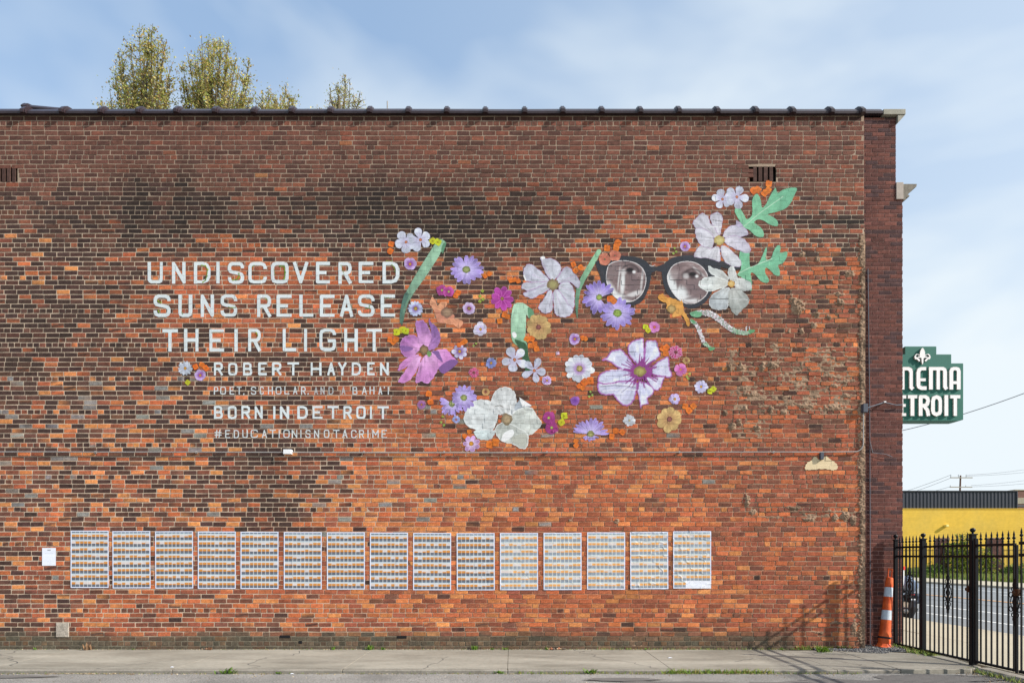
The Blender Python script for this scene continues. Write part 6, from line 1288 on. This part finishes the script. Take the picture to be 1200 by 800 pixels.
# rough grass of the lot
n = 26000; yy = 17+nr.random(n)**1.5*62; xx_ = 28.7+nr.random(n)*np.maximum(6, (yy+11)*.80-28.7+3); P = np.stack([xx_, yy, np.full(n, .05)], 1)
h = nr.uniform(.12, .42, n)[:, None]; dx = nr.normal(0, .09, (n, 2)); wv_ = .035
V = np.stack([P+[-wv_, 0, 0], P+[wv_, 0, 0], P+np.concatenate([dx, h], 1)], 1).reshape(-1, 3)
Cc = np.array([alb(104, 124, 48), alb(130, 140, 60), alb(86, 108, 40), alb(150, 146, 76)])[nr.integers(0, 4, n)]; o = raw_mesh('lot_grass', V, np.arange(n*3).reshape(n, 3), np.repeat(np.concatenate([Cc, np.ones((n, 1))], 1), 3, 0), M['leaf']); tag(o, 'rough green grass of the vacant lot across the street', 'grass', kind='stuff')

DY = 78.0; yb = empty('yellow_building', (PX(1120, DY), DY-DIST, 0), 'low yellow painted brick building with a black corrugated band along its top', 'building')
ox = yb.location.x; x0, x1, xk = PX(1000, DY)-ox, PX(1300, DY)-ox, PX(1192, DY)-ox; zy, zk = PZ(596.3, DY), PZ(574.5, DY)
m = MB(); m.box(x0, x1, .02, 22, -.1, zy); m.build('wall', M['yellow'], yb)
# painted brick courses, in relief
m = MB(); z = .1
while z < zy-.1: m.box(x0, x1, 0, .03, z, z+.185); z += .2
o = m.build('brick_course', M['yellow'], yb, bevel=0); o['kind'] = 'stuff'
m = MB(); m.box(x0, x1, -.06, .2, zy+.003, zy+.08); m.build('ledge', M['yellow'], yb)
n_ = 46; pw = (xk-x0)/n_
pm = MB(); pm.add([(0, 0, 0), (pw*.34, 0, 0), (pw*.44, .06, 0), (pw*.9, .06, 0), (pw, 0, 0), (0, 0, 1), (pw*.34, 0, 1), (pw*.44, .06, 1), (pw*.9, .06, 1), (pw, 0, 1), (0, .1, 0), (pw, .1, 0), (0, .1, 1), (pw, .1, 1)], [(0, 1, 6, 5), (1, 2, 7, 6), (2, 3, 8, 7), (3, 4, 9, 8), (10, 12, 13, 11), (5, 6, 7, 8, 9, 13, 12), (4, 3, 2, 1, 0, 10, 11)])
p0 = pm.build('metal_panel', M['corr']); pme = p0.data; bpy.data.objects.remove(p0)
for k in range(n_):
    o = bpy.data.objects.new('metal_panel', pme); col.objects.link(o); o.parent = yb; o.location = (x0+k*pw, .08, zy+.085); o.scale = (1, 1, zk-zy-.16)
m = MB(); m.box(x0, xk+.06, -.02, .3, zk-.07, zk); m.build('top_trim', M['corr'], yb)
m = MB(); m.box(xk-.02, xk+.08, 0, .3, zy+.085, zk-.073); m.build('corner_trim', M['corr'], yb)
m = MB(); lx, lz = PX(1107.5, DY)-ox, PZ(616, DY); m.box(lx-.14, lx+.2, -.42, -.002, lz-.12, lz+.14); m.build('wall_light', mat('yellow_light', alb(238, 214, 130), rough=.6, n1=.05), yb, bevel=.04)
m = MB(); bb = empty('far_building', (PX(1230, 100), 89, 0), 'reddish brick building rising behind the right end of the yellow building', 'building')
m.box(PX(1190, 100)-bb.location.x, 26, 0, 20, 0, PZ(574.5, 100)); m.build('wall', M['farbrick'], bb)
m = MB(); m.box(PX(1190, 100)-bb.location.x, 26, -.06, 0, PZ(590, 100), PZ(583, 100)); m.build('stone_band', M['stone'], bb); m = MB(); m.box(PX(1190, 100)-bb.location.x-.1, 26, -.1, 20, PZ(574.5, 100), PZ(573.3, 100)); m.build('roof_edge', M['stone'], bb)
m = MB(); m.box(PX(1190, 100)-bb.location.x, 26, -.05, 0, PZ(593.5, 100), PZ(591.5, 100)); m.build('stone_band', M['boxgrey'], bb)
# utility pole and wires
UD = 120; up_ = empty('utility_pole', (PX(1124.5, UD), UD-DIST, 0), 'leaning wooden utility pole with two pale crossarms above the black roof band', 'utility pole')
m = MB(); m.tube([(-.1, 0, 0), (0, 0, PZ(590, UD)), (.17, 0, PZ(556.8, UD))], [.18, .16, .13], 10); m.build('pole', M['wood'], up_, smooth=True)
for py, a, b in ((559.5, 1113, 1139), (570.5, 1112.5, 1138.6)):
    m = MB(); m.box(PX(a, UD)-up_.location.x, PX(b, UD)-up_.location.x, -.2, -.08, PZ(py+.6, UD), PZ(py-.5, UD)); ca = m.build('crossarm', M['stone'], up_)
    for q in (a+.6, a+9.5, b-7.5): 
        if py < 565 or q != a+9.5: m = MB(); x = PX(q, UD)-up_.location.x; m.tube([(x, -.14, PZ(py-.4, UD)), (x, -.14, PZ(py-3.6+(.0 if py < 565 else 1.6), UD))], .05, 6); m.build('insulator', M['wire'], ca)
def sag(p, q, s, n=14): p, q = Vector(p), Vector(q); return [p.lerp(q, k/n)-Vector((0, 0, 4*s*(k/n)*(1-k/n))) for k in range(n+1)]
P3 = lambda px, py, d: (PX(px, d), d-DIST, PZ(py, d))
for a, b, s, lab in (((1113.5, 556.5, UD), (1000, 592, UD+12), .4, 'left upper power line from the utility pole'), ((1113.5, 560, UD), (1000, 596, UD+8), .4, 'left middle power line from the utility pole'), ((1113, 570, UD), (1020, 590, UD+10), .3, 'left lower power line from the utility pole'),
                     ((1133, 556.3, UD), (1290, 530, 128), .8, 'right upper power line above the black roof band'), ((1132, 557.5, UD), (1290, 539, 128), .6, 'right second power line above the black roof band'), ((1138, 568.5, UD), (1290, 547, 128), .5, 'right third power line above the black roof band'), ((1138, 570, UD), (1290, 554, 128), .5, 'right lowest power line above the black roof band')):
    m = MB(); m.tube(sag(P3(*a), P3(*b), s), .030, 5); tag(m.build('power_line', M['wire'], smooth=True), lab, 'power line')
m = MB(); m.tube(sag(P3(1040, 508, 30), P3(1290, 424, 24), .25), .016, 5); tag(m.build('street_cable', M['wire'], smooth=True), 'single cable slanting up behind the green cinema sign', 'cable')

# ---- trees behind the building
LC = ((196, 180, 100), (172, 166, 88), (212, 196, 124), (150, 130, 80), (174, 184, 100), (184, 148, 88), (150, 162, 82))
def tree(px, top, tips, d, nleaf, label, seed):
    r = random.Random(seed); nr = np.random.default_rng(seed); bx = PX(px, d); by = d-DIST; e = empty('poplar_tree', (bx, by, 0), label, 'tree', 'autumn poplars behind the building')
    zf = PZ(150, d); m = MB(); ztop = PZ(top, d); m.tube([(0, 0, 0), (.1, 0, zf*.35), (-.05, 0, zf*.7), (0, 0, zf), (.05, 0, (zf+ztop)/2)], [.34, .28, .2, .13, .06], 10); m.build('trunk', M['bark'], e, smooth=True)
    P = []; br = MB()
    for tx, ty in tips:
        tx = px+(tx-px)*.93+4
        dep = r.uniform(-1.0, 1.0); X_ = PX(tx, d+dep)-bx; Z_ = PZ(ty+6+r.uniform(-3, 6), d+dep); z0 = zf-r.uniform(1.5, 5); b0 = Vector((r.uniform(-.1, .1), 0, z0)); b1 = Vector((X_*.6, dep*.7, z0+(Z_-z0)*.5)); b2 = Vector((X_, dep, Z_))
        pts = []
        for k in range(9):
            t = k/8; pts.append((b0*(1-t)**2+b1*2*t*(1-t)+b2*t*t)+Vector((r.gauss(0, .03), r.gauss(0, .03), 0)))
        br.tube(pts, [.075*(1-k/8)+.008 for k in range(9)], 5)
        tips2 = []
        for k in range(34):                      # side twigs, pointing up and out
            t = .22+.74*r.random()**.8; j = min(int(t*8), 7); p = pts[j].lerp(pts[j+1], t*8-j); ln = (.26+.80*(1-t))*r.uniform(.4, 1.45); a = r.uniform(0, 6.28); dr = Vector((math.cos(a)*.8, math.sin(a)*.8, r.uniform(.3, 1.1))).normalized(); q = p+dr*ln
            if q.z > PZ(top+4, d+q.y): q.z = PZ(top+4, d+q.y)-r.uniform(0, .35); q.x = p.x+(q.x-p.x)*.6
            br.tube([p, p.lerp(q, .5)+Vector((0, 0, .03)), q], [.016, .010, .004], 4, caps=False); tips2.append((p, q))
        for k in range(int(nleaf*2.3)//len(tips)):
            p, q = tips2[int(len(tips2)*r.random()**1.7)]; t = r.random()**.8; c = p.lerp(q, t); s_ = .07 if r.random() < .7 else .18; P.append((c.x+r.gauss(0, s_), c.y+r.gauss(0, s_), c.z+r.gauss(0, s_)))
        for k in range(16): c = pts[7].lerp(pts[8], r.random()); P.append((c.x+r.gauss(0, .035), c.y+r.gauss(0, .035), c.z+r.gauss(0, .05)))
    br.build('branches', M['bark'], e); P = [p for p in P if 0 < p[2] < PZ(top-4+7*r.random(), d+p[1])]; o = leaves('crown', P, .044, LC, parent=e); o['kind'] = 'stuff'
tree(168, 28, [(112, 112), (120, 92), (128, 88), (137, 66), (131, 52), (148, 38), (160, 22), (170, 27), (176, 24), (183, 48), (192, 42), (199, 66), (196, 90), (150, 70), (160, 80), (175, 60), (165, 50), (185, 80), (140, 95), (128, 104), (178, 100), (194, 104)], 27, 8200, 'tallest yellow-green poplar crown rising above the coping, leftmost of the trees', 3)
tree(246, 37, [(207, 62), (213, 52), (208, 82), (222, 48), (231, 30), (240, 38), (246, 36), (256, 40), (267, 42), (274, 58), (276, 75), (291, 60), (292, 82), (226, 66), (236, 58), (252, 66), (262, 72), (214, 96), (240, 88), (282, 96), (270, 92), (224, 88), (296, 104)], 27.5, 9000, 'broad yellow-green poplar crown above the coping, second from the left', 5)
tree(322, 85, [(302, 104), (310, 98), (318, 99), (331, 90), (336, 99), (342, 110), (326, 106), (300, 115), (314, 111), (334, 113)], 28, 2400, 'low poplar crown just right of the broad one, third from the left', 7)
tree(396, 76, [(384, 97), (392, 90), (401, 84), (407, 92), (419, 102), (399, 100), (411, 108), (386, 108), (368, 118), (358, 120), (392, 112), (414, 114)], 28.5, 1100, 'sparse small poplar top standing apart at the right of the trees', 9)
m = MB(); m.tube([(0, 0, 0), (0, 0, .42)], .012, 6); m.build('roof_vent', M['pipe']); o = bpy.data.objects['roof_vent']; o.location = (PX(454, 12), 1.0, PZ(130, 12)-.25); tag(o, 'thin pipe just showing above the coping right of the trees', 'pipe')

# ---- weeds, litter, gravel at the foot of the wall
def weed(x, y, z, h, n, label, seed, cols_=((96, 130, 44), (120, 150, 56), (80, 110, 40)), spread=.5, name='weed_tuft'):
    nr = np.random.default_rng(seed); V = []; 
    for k in range(n):
        a = nr.uniform(0, 6.28); l = h*nr.uniform(.5, 1.1); b = np.array([nr.normal(0, h*spread*.5), nr.normal(0, h*.2), 0]); d_ = np.array([math.cos(a)*spread, math.sin(a)*spread*.6, 1.0]); d_ /= np.linalg.norm(d_); s = np.array([-math.sin(a), math.cos(a), 0])*l*.13
        p1 = b+d_*l*.5; p2 = b+d_*l+np.array([0, 0, -l*.15*spread]); V += [b-s*.4, b+s*.4, p1+s, p1-s, p1-s, p1+s, p2+s*.15, p2-s*.15]
    V = np.array(V); c = np.array([alb(*c) for c in cols_])[nr.integers(0, len(cols_), n)]; C4 = np.repeat(np.concatenate([c, np.ones((n, 1))], 1), 8, 0)
    o = raw_mesh(name, V, np.arange(n*8).reshape(-1, 4), C4, M['leaf']); o.location = (x, y, z); return tag(o, label, 'weed')
KX = lambda px: px_k(px)
def px_k(px, d=9.04): return PX(px, d)
WB = [(41, .05, 14, 'little green weed at the wall foot below the cement patch'), (155, .04, 10, 'low green weed at the wall foot under the second poster'), (390, .06, 18, 'green weed at the wall foot under the seventh poster'), (433, .09, 40, 'bushy green weed at the wall foot by the first slanting pavement joint'), (449, .06, 20, 'small weed right of the bushy one at the wall foot'), (556, .08, 32, 'leafy green weed at the wall foot under the tenth poster'), (577, .05, 18, 'small weed at the wall foot between the tenth and eleventh posters'), (592, .06, 20, 'small weed at the wall foot by the middle pavement joint'), (641, .06, 16, 'small weed at the wall foot under the twelfth poster'), (757, .04, 14, 'tiny weed at the wall foot by the right pavement joint'), (917, .05, 20, 'tiny weed at the wall foot where the rail shadows meet the ground')]
for i, (px, h, n, lab) in enumerate(WB): weed(PX(px, 10.93), -.06, 0, h, n, lab, 10+i)
weed(PX(103, 10.9), -.07, 0, .12, 14, 'dry brown weed stalk at the wall foot under the first poster', 8, ((150, 116, 84), (130, 104, 80)), .35)
weed(PX(245, 10.9), -.07, 0, .06, 16, 'dry reddish weed at the wall foot under the fourth poster', 9, ((150, 106, 74), (130, 90, 70)), .7)
weed(PX(960, 10.8), -.30, 0, .13, 60, 'bright green weed clump on the pavement by the gravel', 30, ((110, 140, 50), (130, 156, 60)), .8)
for px, h, n, sd, lab in ((268, .12, 30, 50, 'broad-leaved green weed growing at the kerb, leftmost of the kerb plants'), (328, .05, 26, 51, 'low green weed along the kerb under the sixth poster'), (586, .06, 34, 52, 'green weed along the kerb left of the middle pavement joint'), (691, .10, 24, 53, 'upright green weed at the kerb under the thirteenth poster'), (624, .03, 12, 54, 'tiny weed at the kerb right of the middle joint')):
    weed(px_k(px), KY-.03, -.05, h, n, lab, sd, spread=.9)
nr = np.random.default_rng(77)
P = []; Hh = []
for a, b, n, hh in ((775, 905, 420, .05), (600, 770, 200, .03), (905, 1010, 120, .025), (0, 600, 260, .018)):
    for _ in range(n): P.append((px_k(nr.uniform(a, b)), KY-.022+nr.normal(0, .012), -.05)); Hh.append(hh*nr.uniform(.4, 1.6))
for a, b, n, hh in ((700, 1000, 420, .03), (300, 700, 220, .02), (0, 300, 90, .015), (935, 1000, 200, .06)):
    for _ in range(n): P.append((PX(nr.uniform(a, b), 10.97), -.03+nr.normal(0, .012), 0)); Hh.append(hh*nr.uniform(.3, 1.5))
for _ in range(700): P.append((FX+nr.normal(-.02, .07), nr.uniform(-.75, .38), -.01)); Hh.append(.06*nr.uniform(.3, 1.5))
for _ in range(240): P.append((FX-.2+nr.normal(0, .05), nr.uniform(-2.9, -1.8), -.03)); Hh.append(.04*nr.uniform(.3, 1.5))
P = np.array(P); n = len(P); Hh = np.array(Hh)[:, None]; d_ = np.concatenate([nr.normal(0, .5, (n, 2))*Hh, Hh], 1); wv_ = np.maximum(Hh*.16, .003)*[[1, .3, 0]]
V = np.stack([P-wv_, P+wv_, P+d_], 1).reshape(-1, 3); c = np.array([alb(104, 132, 48), alb(130, 146, 64), alb(140, 130, 70), alb(90, 112, 44)])[nr.integers(0, 4, n)]
o = raw_mesh('crack_grass', V, np.arange(n*3).reshape(n, 3), np.repeat(np.concatenate([c, np.ones((n, 1))], 1), 3, 0), M['leaf']); tag(o, 'thin green grass in the cracks along the kerb, wall foot and fence', 'grass', kind='stuff')
# gravel and dead leaves: small angular stones
def stones(name, pts, size, cols_, label, cat, seed):
    nr = np.random.default_rng(seed); n = len(pts); P = np.array(pts); base = np.array([(1, 0, 0), (-1, 0, 0), (0, 1, 0), (0, -1, 0), (0, 0, 1), (0, 0, -.6)], float); F8 = np.array([(0, 2, 4), (2, 1, 4), (1, 3, 4), (3, 0, 4), (2, 0, 5), (1, 2, 5), (3, 1, 5), (0, 3, 5)])
    s = np.asarray(size)*nr.uniform(.4, 1.5, (n, 1, 1))*nr.uniform(.55, 1.2, (n, 1, 3)); a = nr.uniform(0, 6.28, n); R0 = np.zeros((n, 3, 3)); R0[:, 0, 0] = np.cos(a); R0[:, 0, 1] = -np.sin(a); R0[:, 1, 0] = np.sin(a); R0[:, 1, 1] = np.cos(a); R0[:, 2, 2] = 1
    V = np.einsum('nij,nkj->nki', R0, base[None]*s*(1+nr.normal(0, .18, (n, 6, 3))))+P[:, None]; Q = (F8[None]+6*np.arange(n)[:, None, None]).reshape(-1, 3)
    c = np.array([alb(*c) for c in cols_])[nr.integers(0, len(cols_), n)]*nr.uniform(.75, 1.2, (n, 1)); o = raw_mesh(name, V.reshape(-1, 3), Q, np.repeat(np.concatenate([c, np.ones((n, 1))], 1), 6, 0), M['gravel']); return tag(o, label, cat, kind='stuff')
pts = []
while len(pts) < 5200:
    x, y = nr.uniform(PX(952), FX+.05), nr.uniform(-.75, .38)
    lim = -.10-.28*math.exp(-((x-5.75)/.55)**2)-.10*float(vnoise(np.float64(x*5), np.float64(2.0)))
    if y > lim and (y < -.01 or x > X1+.02): pts.append((x, y, .003+.018*nr.random()*(1 if y > lim+.05 else .3)))
stones('gravel', pts, .011, ((128, 126, 124), (104, 102, 102), (150, 146, 140), (88, 86, 88)), 'loose grey gravel heaped at the foot of the corner pier', 'gravel', 5)
pts = [(px_k(nr.uniform(0, 1000)), KY-.03+abs(nr.normal(0, .03))*-1, -.048) for _ in range(900)]+[(PX(nr.uniform(-20, 1000)), -.02-abs(nr.normal(0, .03)), .003) for _ in range(700)]+[(nr.uniform(-9, 6), nr.uniform(-6, -2), -.05) for _ in range(1500)]+[(px_k(nr.uniform(60, 140)), KY-.04+nr.normal(0, .012), -.045) for _ in range(140)]+[(FX-.3+nr.normal(0, .12), nr.uniform(-3.2, -1.9), -.04) for _ in range(200)]
stones('kerb_litter', pts, .0075, ((166, 150, 120), (140, 116, 84), (186, 172, 146), (110, 96, 76)), 'dead leaf scraps and grit along the kerb and wall foot', 'litter', 6)
stones('wall_rubble', [(PX(652+nr.normal(0, 5), 10.95), -.05+nr.normal(0, .015), .015) for _ in range(26)]+[(PX(244+nr.normal(0, 4), 10.95), -.04, .01) for _ in range(10)], .022, ((170, 110, 80), (176, 150, 120), (110, 96, 84)), 'crumbled brick scraps lying at the wall foot', 'rubble', 8)
for px, d, s, lab in ((201.5, 9.2, .022, 'small white scrap of litter on the kerb left side'), (342, 8.95, .02, 'small white pebble by the kerb under the sixth poster'), (785, 10.05, .03, 'flattened pale scrap of paper on the pavement right of the slanting joint')):
    m = MB(); m.add([(-s, -s*.5, 0), (s, -s*.7, .003), (s*1.4, s*.4, .001), (-s*.6, s*.6, .004), (0, 0, .012)], [(0, 1, 4), (1, 2, 4), (2, 3, 4), (3, 0, 4)]); o = m.build('litter_scrap', M['sheet']); o.location = (PX(px, d), d-DIST, .006 if d > 9.04 else -.04); tag(o, lab, 'litter')
print('OBJECTS TOTAL', len(bpy.data.objects))
